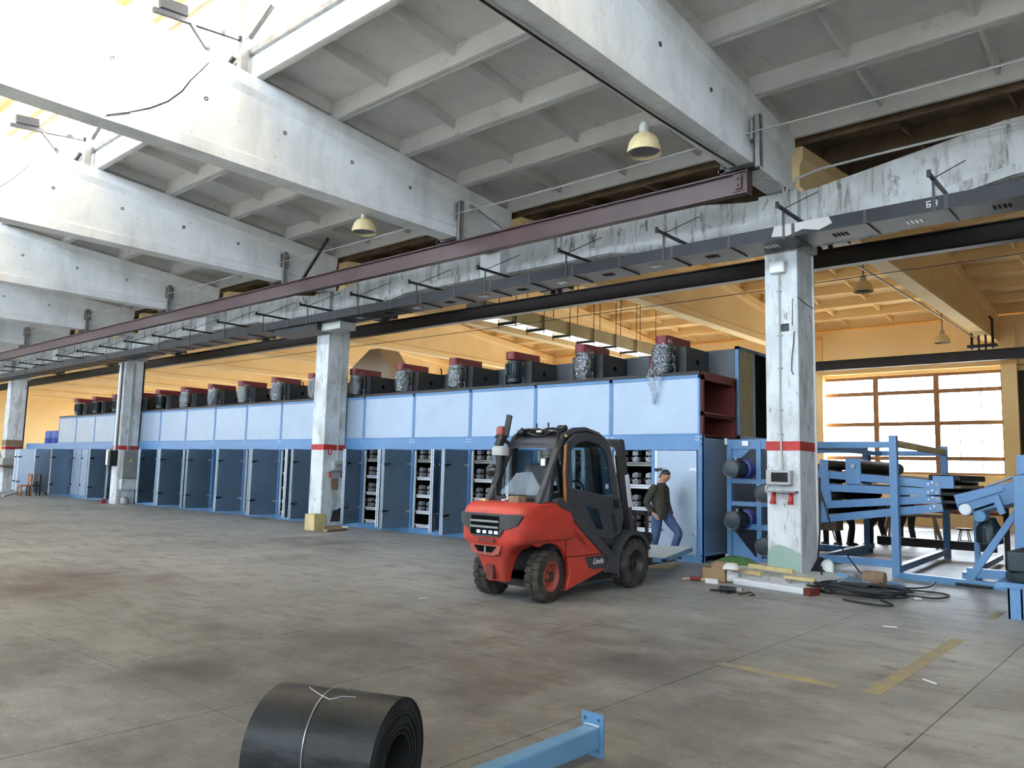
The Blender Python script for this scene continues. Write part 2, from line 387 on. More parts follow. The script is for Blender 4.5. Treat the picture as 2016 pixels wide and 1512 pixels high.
b = MB(); b.box(XC+0.55, XC+BAY-0.5, Y2-0.08, Y2+0.02, 0, 5.4); dr = tag(b.build('door_1','dark_door'), kind='structure')
for i in range(6):
    x = XC+0.6+i*0.9; p = MB(); p.box(x, x+0.86, Y2-0.11, Y2-0.08, 0.1, 5.3); p.build('plank','dark_door',dr)
# pilasters and trims on the back wall
for n,k in enumerate(range(-9, 1)):
    x = XC+k*BAY; b = MB(); b.box(x+0.22, x+0.68, Y2-0.35, Y2, 0, 7.0)
    tag(b.build('trim_%d' % (n+1), 'ochre_wall', origin=(x,Y2,0)), kind='structure')
# beam over the windows and low panel wall with a pipe
b = MB(); b.box(XL, XR, Y2-0.28, Y2, 5.6, 7.3)
tag(b.build('trim_20','ochre_paint', origin=(0,Y2,5.6)), kind='structure')
b = MB(); b.cyl((-30,Y2-0.18,0.55),(8,Y2-0.18,0.55),0.06,8); b.cyl((-30,Y2-0.18,0.75),(8,Y2-0.18,0.75),0.04,8)
tag(b.build('heating_pipe','oxide_red', origin=(-11,Y2-0.18,0.5)), 'pair of brown heating pipes along the foot of the back wall', 'pipe')
# roof deck
b = MB()
def deck(y0, y1):
    n = max(1, int(abs(y1-y0)/1.5)); 
    for i in range(n):
        ya = y0+(y1-y0)*i/n; yb = y0+(y1-y0)*(i+1)/n; za, zb = ztop(ya+1e-6)+0.36, ztop(yb-1e-6)+0.36
        v = [(XL-0.3,ya,za),(XR+0.3,ya,za),(XR+0.3,yb,zb),(XL-0.3,yb,zb)]; v += [(x,y,z+0.15) for x,y,z in v]
        b.add(v, [(0,3,2,1),(4,5,6,7),(0,1,5,4),(1,2,6,5),(2,3,7,6),(3,0,4,7)])
deck(LA1+0.02, 13.1); deck(YF-0.3, LA0-0.02); deck(13.12, Y2+0.3)
ceiling = tag(b.build('ceiling', 'slab_concrete', origin=(0,0,7.4)), kind='structure')
# ribbed roof panels
def panel_mesh(name, mt, W, P):
    b = MB(); H = 0.34
    b.box(0.01, W-0.01, 0.008, P-0.008, H-0.04, H)
    for y0,y1,yi in ((0.008,0.07,0.11),(P-0.008,P-0.07,P-0.11)):      # long ribs, slightly tapered
        b.prism([(y0,0),(y1,0),(yi,H-0.04),(y0,H-0.04)], 'x', 0.01, W-0.01)
    for x0,x1,xi in ((0.01,0.10,0.14),(W-0.01,W-0.10,W-0.14)):
        b.prism([(x0,0.10),(x1,0.10),(xi,H-0.04),(x0,H-0.04)], 'y', 0.07, P-0.07)
    for q in (1,2,3):
        x = W*q/4; b.prism([(x-0.025,0.13),(x+0.025,0.13),(x+0.05,H-0.04),(x-0.05,H-0.04)], 'y', 0.09, P-0.09)
    return b.mesh(name, mt)
def lay(y0, y1, n, me, P, skip=0):
    for i in range(skip, n):
        ya = y0+(y1-y0)*i/n; yb = y0+(y1-y0)*(i+1)/n; za, zb = ztop(ya+1e-6), ztop(yb-1e-6)
        ang = math.atan2(zb-za, yb-ya)
        for k in KS[:-1]:
            place('roof_panel', me, ceiling, (XC+k*BAY, ya, za), (ang,0,0))
P1 = (12.91-LA1)/4
pm = panel_mesh('roof_panel', 'slab_concrete', BAY, P1); lay(LA1, 12.91, 4, pm, P1)
pm2 = panel_mesh('roof_panel', 'slab_concrete', BAY, (LA0-YF)/4); lay(YF, LA0, 4, pm2, 0)
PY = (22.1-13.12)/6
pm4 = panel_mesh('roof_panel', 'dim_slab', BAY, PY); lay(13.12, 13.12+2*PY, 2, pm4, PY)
pm3 = panel_mesh('roof_panel', 'ochre_slab', BAY, PY); lay(13.12, 22.1, 6, pm3, PY, 2); lay(22.1, 22.1+PY*6, 6, pm3, PY)
# skylight lantern: kerbs, posts, glazing, roof
lan = empty('window_40', (XC-20, 3.7, 8.0), kind='structure')  # the skylight lantern in the roof, numbered as a window
b = MB()
for y,sg in ((LA1,1),(LA0,-1)):
    b.box(XL, XR, y-0.05, y+0.05, ztop(y)+0.0, ztop(y)+0.42)
b.build('kerb', 'white_concrete', lan)
for y in (LA1,LA0):
    r = MB(); r.box(XL, XR, y-0.12, y+0.06, 8.37, 8.47); r.build('sill_rail','grey_steel',lan)
    r = MB(); r.box(XL, XR, y-0.04, y+0.06, 9.95, 10.07); r.build('head_rail','grey_steel',lan)
    bars = MB(); bars.box(-0.02, 0.02, 0, 0.05, 0, 1.58); bme = bars.mesh('glazing_bar','grey_steel')
    for q in range(52): place('glazing_bar', bme, lan, (XL+0.5+q*BAY/4, y, 8.42))
    for k in KS[:-1]:
        x = XC+k*BAY
        p = MB(); p.box(x+0.02, x+BAY-0.02, y+0.03, y+0.036, 8.45, 9.97); p.build('pane','window_glass',lan)
b = MB(); b.prism([(LA0-0.5,10.1),(3.7,10.35),(LA1+0.5,10.1),(LA1+0.5,10.25),(3.7,10.5),(LA0-0.5,10.25)], 'x', XL, XR); b.build('lantern_roof','ochre_slab',lan)
for i in range(5):
    for y in (LA1-0.2-i*0.6, LA0+0.2+i*0.6):
        z = 10.1+0.25*(1-abs(y-3.7)/3.26); b = MB(); b.box(XL, XR, y-0.06, y+0.06, z-0.14, z); b.build('purlin','ochre_slab',lan)
for k in KS:
    x = XC+k*BAY
    for y,s in ((LA1-0.2,-1),(LA0+0.2,1)):
        p = MB(); p.box(x-0.07, x+0.07, y-0.07, y+0.07, ztop(y), 10.1); p.build('post','grey_steel',lan)
        q = MB(); q.bar((x,y,8.6),(x,y+s*1.5,8.42),0.07,0.07); q.bar((x,y+s*0.95,8.52),(x,y+s*0.45,8.0),0.06,0.06)
        q.bar((x+0.1,y+0.05,8.62),(x+0.75,y+0.05,8.95),0.06,0.06); q.bar((x-0.1,y-0.1,8.3),(x-0.6,y-0.15,8.02),0.06,0.06)
        q.obox((x,y+s*1.2,8.6),(0.1,0.42,0.16),Matrix.Rotation(-s*0.1,3,'X')); q.build('brace','dark_steel',lan)
# roof girders: I-section, top chord following the roof slope
def girder_mesh(name, mt, ya, yc, yb):
    b = MB(); zb = 6.40
    def ring(x_s, y, zt):
        h = [(0.20,zb),(0.20,zb+0.20),(0.14,zb+0.25),(0.14,zt-0.34),(0.20,zt-0.22),(0.20,zt)]
        pts = [(x,y,z) for x,z in h]+[(-x,y,z) for x,z in reversed(h)]
        return pts
    b.loft([ring(1,y,ztop(y)-0.005) for y in (ya,yc,yb)])
    return b.mesh(name, mt, (0,(ya+yb)/2,zb))
gm1 = girder_mesh('roof_girder','white_concrete', YF+0.02, 3.75, 12.86)
gm2 = girder_mesh('roof_girder','ochre_paint', 13.2, 22.1, 30.9)
pos = {0:'at the near column with a bell lamp beside it',-1:'the first beyond the near column, wire dangling on it',-2:'the second beyond the near column',-3:'the third beyond the near column',-4:'the fourth beyond the near column',-5:'the fifth beyond the near column'}
for k in KS:
    x = XC+k*BAY
    o = place('roof_girder', gm1, None, (x,(YF+12.88)/2,6.40))
    tag(o, 'white concrete I-shaped roof girder, '+pos[k] if k in pos else ('white concrete I-shaped roof girder, %s beyond the near column' % ORD[-k-1] if k < 0 else 'white concrete I-shaped roof girder, %s right of the near column' % ORD[k-1]), 'girder', 'white roof girders')
    o = place('roof_girder', gm2, None, (x,(13.2+30.9)/2,6.40))
    l2 = {0:'ochre concrete roof girder ending above the big window',-1:'ochre concrete roof girder crossing above the machine end',-2:'ochre concrete roof girder above the beige hood'}.get(k, 'ochre concrete roof girder over the far aisle, %s left of the big window' % ORD[-k-1] if k < 0 else 'ochre concrete roof girder over the far aisle, %s right of the big window' % ORD[k-1])
    tag(o, l2, 'girder', 'ochre roof girders')
# tie holes cast into the near girders
th_ = MB(); th_.lathe([(0.035,0.0),(0.035,0.012),(0.020,0.012),(0.020,0.0)],(0,0,0),'x',10); th_me = th_.mesh('tie_hole','dark_steel')
for o in [q for q in bpy.data.objects if q.name.startswith('roof_girder') and abs(q.location.y-(YF+12.88)/2) < 0.01]:
    if XC-5.2*BAY < o.location.x < XC+0.5:
        for i in range(6): place('tie_hole', th_me, o, (o.location.x+0.138, 4.2+1.42*i, 7.35-0.062*i))
# columns and the beams they carry
cols = [XC-2*BAY*i for i in range(-1, 6)]
cl_lab = {1:'near white concrete column with red band and pale green foot', 2:'white concrete column with red band beside the pale timber block', 3:'white concrete column carrying the grey electric cabinets', 4:'leftmost white concrete column with a shelf fixed round it'}
for i,x in enumerate(cols):
    c = empty('concrete_column', (x,13.0,0), cl_lab.get(i,'white concrete column beyond the picture edge, %s place in the row' % ORD[i]), 'column', 'concrete columns')
    b = MB(); b.box(x-0.28, x+0.28, 12.65, 13.35, 0, 5.55); b.build('shaft','column_paint',c,bevel=0.02)
    b = MB(); b.box(x-0.285, x+0.285, 12.645, 13.355, 2.04, 2.19); b.build('red_band','red_band',c)
    b = MB(); b.box(x-0.34, x+0.34, 12.55, 13.45, 5.45, 6.38); b.build('head','stained_concrete',c,bevel=0.02)
b = MB(); prof = [(-5.405,0.0)]+[(-5.40+0.53*t, 0.40+0.12*math.sin(PI*min(1,t*1.15))+0.02*math.sin(9*t)) for t in [i/12 for i in range(13)]]+[(-4.87,0.0)]
# green primer patch on the foot of the near column
c1 = [o for o in bpy.data.objects if o.get('label') == cl_lab[1]][0]
b.prism(prof, 'y', 12.635, 12.65); b.build('green_patch','green_primer',c1)
b = MB(); b.box(-5.95, -4.2, 11.75, 13.7, 0, 0.1); b.build('footing','stained_concrete',c1,bevel=0.015)
for i in range(len(cols)-1):
    xa, xb = cols[i+1], cols[i]; L = xb-xa
    top = [(0,6.36),(0.6,6.38),(3.3,6.78),(L-3.3,6.78),(L-0.6,6.38),(L,6.36)]
    bot = [(L,5.56),(L-1.6,5.58),(L-3.4,5.92),(3.4,5.92),(1.6,5.58),(0,5.56)]
    e = empty('eaves_beam', (xa+L/2, 13.0, 5.56), ['stained white concrete beam right of the near column','white concrete beam between the near column and the next','white concrete beam spanning past the grey electric cabinets','white concrete beam at the far left of the row'][min(i,3)] if i < 4 else 'white concrete beam beyond the left picture edge, %s in the row' % ORD[i], 'beam', 'beams on the column row')
    b = MB(); b.prism([(xa+p,q) for p,q in top+bot], 'y', 12.70, 13.30); b.build('beam','stained_concrete',e)
    fl = MB(); fl.prism([(xa+p,q) for p,q in [(0.4,5.57),(1.6,5.59),(3.4,5.93),(L-3.4,5.93),(L-1.6,5.59),(L-0.4,5.57),(L-0.4,5.75),(L-1.7,5.80),(L-3.5,6.1),(3.5,6.1),(1.7,5.80),(0.4,5.75)]], 'y', 12.63, 13.37); fl.build('lower_flange','stained_concrete',e)
    cb = MB(); cb.box(xa+L/2-0.3, xa+L/2+0.3, 12.40, 12.75, 5.86, 6.36); cb.build('corbel','white_concrete',e)
# ---------------------------------------------------------------- the long blue oven: 18 sections of 2 m
YM = 13.40; MR = -7.0; NSEC = 18; NUP = 16
HZ = 2.07; BZ = 2.35; UZ = 3.50
def door_mesh(mt, w=0.88, h=1.93):
    b = MB(); b.box(-w, 0, -0.03, 0.03, 0, h); return b.mesh('door', mt)
dm_white = door_mesh('sheet_white'); dm_shaded = door_mesh('sheet_slate_or_shaded')  # slate leaf: shade put into the colour of the same white sheet door
b = MB(); b.box(-0.035, 0.0, -0.034, -0.012, 0, 1.93); b.box(-0.035,0.0,0.012,0.034,0,1.93); edge_me = b.mesh('edge_strip','white_trim')
b = MB(); b.box(-0.02, 0.02, -0.05, 0, -0.03, 0.03); b.bar((0,-0.04,0.0),(0.13,-0.06,0.02),0.03,0.035); latch_me = b.mesh('latch','black_gloss')
b = MB(); b.box(-0.11, 0.03, -0.035, 0, -0.018, 0.018); b.cyl((0.02,-0.02,-0.035),(0.02,-0.02,0.035),0.018,8); hinge_me = b.mesh('hinge','steel_bright')
b = MB(); b.box(-0.05,0.05,0.0,0.09,-0.040,0.040); b.lathe([(0.052,0.02),(0.052,-0.03),(0.036,-0.03),(0.036,0.0)],(0,-0.01,0),'y',12,caps=False); b.lathe([(0.018,0.02),(0.018,-0.04)],(0,-0.01,0),'y',8); b.box(-0.078,-0.055,-0.03,0.05,-0.05,0.03); bear_me = b.mesh('bearing_unit','bearing_alu')
b = MB(); b.cyl((0,0.08,0),(0,0.75,0),0.035,8); roll_me = b.mesh('roller','dark_steel')
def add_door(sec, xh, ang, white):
    d = place('door', dm_white if white else dm_shaded, sec, (xh, YM-0.035, 0.13), (0,0,ang))
    for nm,me,x,z in (('edge_strip',edge_me,-0.845,0.0),('latch',latch_me,-0.84,1.56),('latch',latch_me,-0.84,0.42),('hinge',hinge_me,-0.02,1.58),('hinge',hinge_me,-0.02,0.40)):
        c = bpy.data.objects.new(nm, me); col.objects.link(c); c.parent = d
        c.location = (x, -0.03 if nm != 'edge_strip' else 0, z)
    return d
closed_white = {(0,0),(14,0),(14,1)}
door_ang = {(0,0):0}
for n in range(NSEC):
    xr = MR-2*n; xl = xr-2; up = n < NUP
    where = 'at the right end with a man before it' if n == 0 else ('behind the forklift mast' if n == 1 else ('beside the forklift counterweight' if n == 2 else ('lowest section at the far left end' if n == 17 else '%s from its right end' % ORD[n])))
    s = empty('oven_section', (xr-1, YM, 0), 'blue and white long oven section, '+where, 'machine', 'sections of the long oven')
    f = MB()
    f.box(xl, xr, YM-0.03, YM+0.06, 0.0, 0.13)                                 # sill
    for x0,x1 in ((xr-0.05,xr),(xl,xl+0.05),(xr-1.04,xr-0.96)): f.box(x0, x1, YM-0.03, YM+0.09, 0.13, HZ)
    f.box(xl, xr, YM-0.035, YM+0.06, HZ, BZ)                                   # blue band
    if up:
        for x0,x1 in ((xr-0.045,xr),(xl,xl+0.045)): f.box(x0, x1, YM-0.03, YM+0.03, BZ, UZ)
        f.box(xl, xr, YM-0.03, YM+0.03, UZ-0.07, UZ); f.box(xl, xr, YM-0.028, YM+0.03, BZ, BZ+0.035)
    f.build('frame', 'machine_blue', s, bevel=0.004, seg=1)
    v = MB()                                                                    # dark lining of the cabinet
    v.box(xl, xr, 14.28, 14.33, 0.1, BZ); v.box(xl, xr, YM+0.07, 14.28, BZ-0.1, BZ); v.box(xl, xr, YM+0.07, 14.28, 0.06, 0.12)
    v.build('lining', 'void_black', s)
    bd = MB(); bd.box(xl, xr, 14.33, 18.3, 0.1, BZ); bd.build('body','sheet_slate_or_shaded',s)
    # bolts at the joint
    bt = MB()
    for dx in (0.03, 0.075):
        for dz in (0.0, 0.06): bt.cyl((xl+dx,YM-0.05,BZ-0.09+dz),(xl+dx,YM-0.03,BZ-0.09+dz),0.012,6)
        for dz in (0.0, 0.06): bt.cyl((xr-dx,YM-0.05,BZ-0.09+dz),(xr-dx,YM-0.03,BZ-0.09+dz),0.012,6)
    tag(bt.build('bolts','steel_bright',s), kind='stuff')
    if up:
        p = MB(); p.box(xl+0.045, xr-0.045, YM-0.016, YM+0.01, BZ+0.035, UZ-0.07); p.build('upper_panel','sheet_white',s)
        t = MB(); t.box(xl, xr, YM-0.05, 14.88, UZ, UZ+0.06); t.build('top_plate','black_steel',s)
        if n == 0:
            ub = MB(); ub.box(xl, xr-0.01, 14.80, 14.86, BZ, UZ); ub.box(xl, xr-0.01, YM+0.03, YM+0.05, BZ, UZ); ub.box(xl, xr-0.01, YM+0.03, 14.86, BZ, BZ+0.02); ub.box(xl,xl+0.03,YM+0.05,14.8,BZ,UZ)
            ub.build('upper_body','oxide_red',s)
            e = MB(); xe = xr+0.03
            for (ya,yb,za,zb) in ((YM,YM+0.09,BZ,UZ),(14.78,14.87,BZ,UZ),(YM,14.87,UZ-0.10,UZ+0.06),(YM,14.87,2.72,2.80)):
                e.box(xe-0.10, xe, ya, yb, za, zb)
            e.box(xr-1.9, xe, YM+0.1, 14.8, 2.74, 2.76)
            e.build('end_frame','oxide_red',s)
        else:
            ub = MB(); ub.box(xl, xr, YM+0.03, 14.86, BZ, UZ); ub.build('upper_body','plenum_grey',s)
    # doors: both leaves hinge on their right edge
    for h in (0,1):
        if n == 0 and h == 1: continue                                           # that leaf lies on the forklift forks
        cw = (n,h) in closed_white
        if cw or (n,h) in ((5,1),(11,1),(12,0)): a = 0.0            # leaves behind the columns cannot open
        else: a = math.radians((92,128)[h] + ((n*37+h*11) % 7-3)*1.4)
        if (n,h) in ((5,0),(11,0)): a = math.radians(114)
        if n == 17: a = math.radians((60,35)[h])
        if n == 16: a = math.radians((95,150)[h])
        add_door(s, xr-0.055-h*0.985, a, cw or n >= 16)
    # inside: shelf rails and bearing units
    if n < 8:
        for h in (0,1):
            xa, xb = xr-0.06-h*0.98, xr-0.95-h*0.98
            j = MB(); j.box(xb, xb+0.03, YM+0.0, YM+0.05, 0.13, HZ-0.02); j.build('jamb','white_trim',s)
            for zi,z in enumerate((1.80,1.36,0.92,0.52,0.18)):
                r = MB(); r.box(xb+0.02, xa, YM+0.10, YM+0.14, z-0.045, z-0.005); r.box(xb+0.02, xa, YM+0.09, YM+0.15, z+0.012, z+0.035); r.box(xb+0.02,xa,YM+0.11,YM+0.5,z+0.0,z+0.01)
                r.build('shelf_rail','white_trim' if zi else 'box_grey',s)
                if zi < 4 and n < 7:
                    for q in range(3):
                        x = xa-0.14-q*0.31
                        for rr in (0,1):
                            place('bearing_unit', bear_me, s, (x, YM+0.16, z+0.095+rr*0.125))
                        place('roller', roll_me, s, (x+0.13, YM+0.2, z+0.12))
    if n == 0:
        c = MB(); xe = xr+0.05
        for ya,yb in ((YM-0.03,YM+0.02),): c.box(xr, xe, ya, yb, 0, BZ)
        c.box(xe-0.006, xe, YM-0.03, YM+0.07, 0, BZ)
        c.build('corner_angle','machine_blue',s)
        hh = MB()
        for z in (0.05,0.13,2.18,2.28): hh.cyl((xr+0.03,YM-0.032,z),(xr+0.03,YM-0.028,z),0.014,8)
        tag(hh.build('bolt_holes','void_black',s), kind='stuff')
        ep = MB(); ep.box(xr-0.02, xr+0.03, YM+0.06, 14.33, 0.12, BZ-0.04); ep.build('end_panel','sheet_slate_or_shaded',s)
        eb = MB(); eb.box(xr, xr+0.04, YM+0.06, 14.33, 0.12, 0.17); eb.build('end_sill','frame_blue',s)
# plenum behind the fans
pl = empty('plenum_duct', (-23, 15.4, UZ+0.06), 'long grey sheet duct running behind the row of fans', 'duct')
for n in range(NUP):
    xr = MR-2*n-0.03
    b = MB(); b.box(xr-1.9, xr, 14.90, 16.4, 2.36, 4.19); b.build('duct_panel','plenum_grey',pl)
    b = MB(); b.box(xr-2.0, xr-1.9, 14.92, 16.4, 2.36, 4.17); b.build('joint_strip','oxide_red',pl)
# insulated box at the right end
ib = empty('insulated_box', (-7.0,15.7,2.35), 'tall blue framed box with beige insulation wool beside the oven end', 'machine')
b = MB()
for y in (14.90,15.62,16.5): b.box(-7.02,-6.94,y,y+0.07,2.35,4.24)
b.box(-7.02,-6.94,14.9,16.57,4.18,4.24); b.box(-7.02,-6.94,14.9,16.57,2.35,2.42)
b.build('blue_frame','frame_blue',ib)
b = MB(); b.box(-6.99,-6.95,14.97,15.62,2.42,4.18); b.build('wool_panel','wool_beige',ib)
b = MB(); b.box(-7.0,-6.98,15.69,16.5,2.42,4.18); b.build('dark_panel','void_black',ib)
# fans on the oven roof
def motor_mesh():
    b = MB(); r = 0.17
    b.lathe([(0.10,0.10),(0.15,0.11),(r,0.14),(r,0.46),(0.19,0.47),(0.19,0.52),(0.08,0.53)],(0,0,0),'z',18)
    for i in range(18):
        t = 2*PI*i/18; b.obox((math.cos(t)*(r+0.012),math.sin(t)*(r+0.012),0.31),(0.035,0.008,0.28),Matrix.Rotation(t,3,'Z'))
    b.lathe([(0.06,0.0),(0.17,0.03),(0.18,0.09),(0.17,0.12)],(0,0,0.0),'z',18)
    return b.mesh('motor','motor_green',smooth=True)
def cover_mesh():
    b = MB(); pts = []; r = 0.16
    for i in range(9): t = PI+PI*i/8; pts.append((r*math.cos(t), r*math.sin(t)-0.05))
    pts += [(r,0.75),(-r,0.75)]
    b.prism(pts,'z',0,0.17); return b.mesh('pulley_cover','pulley_red')
def film_mesh(long):
    b = MB(); rings = []; rnd = random.Random(5)
    prof = [(0.20,0.66),(0.235,0.52),(0.25,0.36),(0.24,0.18),(0.21,0.03)] if not long else [(0.20,0.70),(0.25,0.52),(0.27,0.36),(0.24,0.20),(0.20,0.04)]
    for r,z in prof:
        rg = []
        for k in range(22):
            t = 2*PI*k/22; q = r*(1+rnd.uniform(-0.10,0.10)); rg.append((q*math.cos(t), q*math.sin(t)*1.0, z+rnd.uniform(-0.02,0.02)))
        rings.append(rg)
    b.loft(rings, caps=False)
    b.add([p for p in rings[0]], [tuple(range(22))])
    if long:
        rr = []
        for i in range(9):
            z = 0.5-0.14*i; w = 0.16*math.sin(PI*min(1,(i+1.2)/9)) + 0.03
            y = -0.26-0.02*math.sin(i)-(0.16 if z < 0.05 else max(0,(0.3-z)*0.5))
            rr.append([(w*(k/6-0.5)*2+rnd.uniform(-0.015,0.015), y+0.05*math.sin(k*2.1+i)*0.6, z) for k in range(7)])
        b.loft(rr, close=False, caps=False)
    return b.mesh('film_wrap','film',smooth=True)
mo_me, cv_me = motor_mesh(), cover_mesh(); fw_me, fl_me = film_mesh(False), film_mesh(True)
b = MB(); b.box(-0.36,0.36,0.18,1.12,0,0.60); b.box(-0.36,-0.33,0.05,0.2,0.02,0.56); b.box(-0.40,0.40,-0.05,1.12,0,0.03); hs_me = b.mesh('housing','fan_grey')
b = MB(); b.cyl((0.36,0.65,0.33),(0.365,0.65,0.33),0.055,14); pt_me = b.mesh('port','void_black')
b = MB(); b.box(-0.25,-0.17,-0.07,0.07,0.30,0.45); tb_me = b.mesh('terminal_box','motor_green')
b = MB(); b.box(0.10,0.125,0.13,0.17,0.05,0.58); mp_me = b.mesh('motor_plate','white_trim')
unwrapped = {2,11,12,13,14,15}
for n in range(NUP):
    x = MR-1.0-2*n + (0.05 if n < 3 else 0.15); z0 = UZ+0.06
    lab = 'red-topped blower on the oven roof, '+('wrapped with film trailing down over the panel' if n == 0 else ('first unwrapped motor from the right, dark green' if n == 2 else '%s from the right, %s' % (ORD[n], 'bare motor' if n in unwrapped else 'film-wrapped motor')))
    f = empty('blower', (x, 13.75, z0), lab, 'blower', 'blowers on the oven roof')
    place('housing', hs_me, f, (x,13.75,z0)); place('motor', mo_me, f, (x,13.75,z0+0.06)); place('pulley_cover', cv_me, f, (x,13.72,z0+0.62))
    place('port', pt_me, f, (x,13.75,z0)); place('terminal_box', tb_me, f, (x,13.75,z0)); place('motor_plate', mp_me, f, (x,13.75,z0))
    if n not in unwrapped: place('film_wrap', fl_me if n == 0 else fw_me, f, (x,13.75,z0+0.02), (0,0,0.7*n))
    if n == 0: f.children[-1].rotation_euler = (0,0,0)
for i in range(3):
    x = -39.55-0.86*i; b = MB(); b.lathe([(0.39,0),(0.40,0.02),(0.40,0.25),(0.41,0.27),(0.40,0.29),(0.40,0.55),(0.39,0.57)],(x,14.0,BZ),'z',18)
    d = tag(b.build('plastic_drum','drum_blue',smooth=True), 'blue plastic drum on the low end of the oven, '+['nearest the white panels','middle of three','leftmost of three'][i], 'drum', 'blue drums')
    l = MB(); l.lathe([(0.37,0.57),(0.37,0.60),(0.1,0.61)],(x,14.0,BZ),'z',18); l.build('lid','drum_blue',d)
# beige hood and suspended galvanised duct in the far aisle
hd = empty('extract_hood', (-23.1,19,0), 'beige six-sided metal hood rising behind the oven', 'hood')
b = MB(); xs = [(-24.9,3.9),(-24.5,5.45),(-23.5,6.05),(-22.95,6.05),(-22.3,5.3),(-21.75,3.9)]
b.prism([(x,z) for x,z in xs],'y',18.6,19.6); b.build('hood_shell','hood_beige',hd,bevel=0.03)
b = MB(); b.box(-24.6,-22.1,18.7,19.5,0,3.9); b.build('hood_base','hood_beige',hd)
gd = empty('ventilation_duct', (-14.4,19,5.7), 'shiny galvanised duct hung on rods under the ochre ceiling', 'duct')
for i in range(8):
    y = 14.9+i*1.25; b = MB(); b.box(-14.75,-14.15,y,y+1.22,5.72,6.12); b.build('duct_section','galvanised',gd)
    r = MB(); r.cyl((-14.13,y+0.1,5.6),(-14.13,y+0.1,7.6),0.012,6); r.cyl((-14.77,y+0.1,5.6),(-14.77,y+0.1,7.6),0.012,6); r.box(-14.8,-14.1,y+0.08,y+0.12,5.68,5.72); r.build('hanger_rod','dark_steel',gd)
# ---------------------------------------------------------------- crane rails, duct, cables, lamps
def ibeam(x0, x1, y, z0, z1, w=0.16):
    b = MB(); t = 0.025
    b.box(x0,x1,y-w/2,y+w/2,z0,z0+t); b.box(x0,x1,y-w/2,y+w/2,z1-t,z1); b.box(x0,x1,y-0.012,y+0.012,z0+t,z1-t); return b
r1 = empty('crane_rail', (-25,11.2,5.96), 'burgundy steel I-beam crane rail hung below the white girders', 'rail')
ibeam(-69,-5.02,11.2,5.96,6.32).build('beam','burgundy_steel',r1)
b = MB(); b.box(-5.26,-5.03,11.12,11.14,6.0,6.28)
b.box(-5.03,-5.01,11.1,11.3,5.94,6.34); b.build('end_plate','burgundy_steel',r1)
b = MB(); b.box(-5.2,-5.1,11.08,11.12,6.03,6.24)
for z in (6.08,6.19): b.cyl((-5.15,11.05,z),(-5.15,11.12,z),0.018,6)
b.build('stop_bracket','burgundy_steel',r1)
for k in range(-10,1):
    x = XC+k*BAY
    h = MB(); xa = x+0.24
    h.box(xa,xa+0.10,11.10,11.115,6.32,7.15); h.box(xa,xa+0.012,11.10,11.2,6.32,7.15); h.box(xa+0.09,xa+0.10,11.10,11.2,6.32,7.15)
    h.box(xa-0.04,xa+0.0,11.05,11.3,6.75,7.1)
    h.build('hanger','grey_steel',r1)
    h = MB(); xb = x-0.34
    h.box(xb,xb+0.09,11.10,11.115,6.32,6.58); h.box(xb,xb+0.012,11.10,11.2,6.32,6.58); h.box(xb-0.02,x+0.24,11.1,11.3,6.34,6.40)
    h.build('hanger','dark_steel',r1)
b = MB(); b.bar((XC-BAY+0.35,11.4,7.1),(XC-BAY+1.35,11.3,6.36),0.09,0.06); b.build('brace','grey_steel',r1)
b = MB(); b.bar((XC-BAY*1.55,10.6,6.9),(XC-BAY*1.85,11.25,6.34),0.06,0.06); b.build('brace','dark_steel',r1)
for (y,lab) in ((14.8,'black steel crane rail just behind the column row'),(29.2,'dark crane rail across the top of the big window')):
    r2 = empty('crane_rail', (-25,y,5.55), lab, 'rail')
    ibeam(-69, 12, y, 5.55, 5.90, 0.2).build('beam','black_steel',r2)
    for k in range(-10,3):
        x = XC+k*BAY
        h = MB(); h.box(x-0.42,x+0.42,y-0.14,y+0.14,5.98,6.08); h.box(x-0.12,x-0.08,y-0.08,y+0.08,5.90,6.42); h.box(x+0.08,x+0.12,y-0.08,y+0.08,5.90,6.42)
        if y > 20:
            for s in (-1,1): h.tube([(x+s*0.3,y,5.95),(x+s*0.3,y,6.9),(x+s*0.22,y,7.0)],0.04,6)
        h.build('hanger','black_steel',r2)
# trunking below the beam: sections with seams, louvres and a painted number
tr = empty('cable_trunking', (-25,12.2,5.36), 'dark grey rectangular trunking along the front of the column row', 'trunking')
YD0, YD1, ZD0, ZD1 = 11.86, 12.52, 5.36, 5.57
seg = 2.15; x = 4.0; i = 0
b = MB(); b.box(-seg+0.012, -0.012, YD0, YD1, ZD0, ZD1); seg_me = b.mesh('trunking_section','duct_steel',(0,YD0,ZD0))
b = MB(); b.box(-0.025,0.025,YD0+0.005,YD1+0.01,ZD0-0.012,ZD0+0.01); b.box(-0.025,0.025,YD0-0.006,YD0+0.02,ZD0,ZD1); seam_me = b.mesh('seam_strip','dark_steel',(0,YD0,ZD0))
b = MB()
for q in range(4): b.box(-0.14+q*0.06,-0.11+q*0.06,0.25,0.42,-0.004,0.002)
lou_me = b.mesh('louvre','white_trim'); b = MB()
for q in range(4): b.box(-0.14+q*0.06,-0.11+q*0.06,0.25,0.42,-0.004,0.002)
lou2_me = b.mesh('louvre','void_black')
while x > -68:
    place('trunking_section', seg_me, tr, (x,YD0,ZD0)); place('seam_strip', seam_me, tr, (x,YD0,ZD0)); place('seam_strip', seam_me, tr, (x-seg/2,YD0,ZD0))
    if x > -16: place('louvre', lou_me, tr, (x-0.45,YD0,ZD0)); place('louvre', lou2_me, tr, (x-1.5,YD0,ZD0))
    x -= seg; i += 1
b = MB(); b.box(XC-12.2,XC-11.4,12.1,12.6,5.16,5.35); b.build('junction_box','grey_plastic',tr)
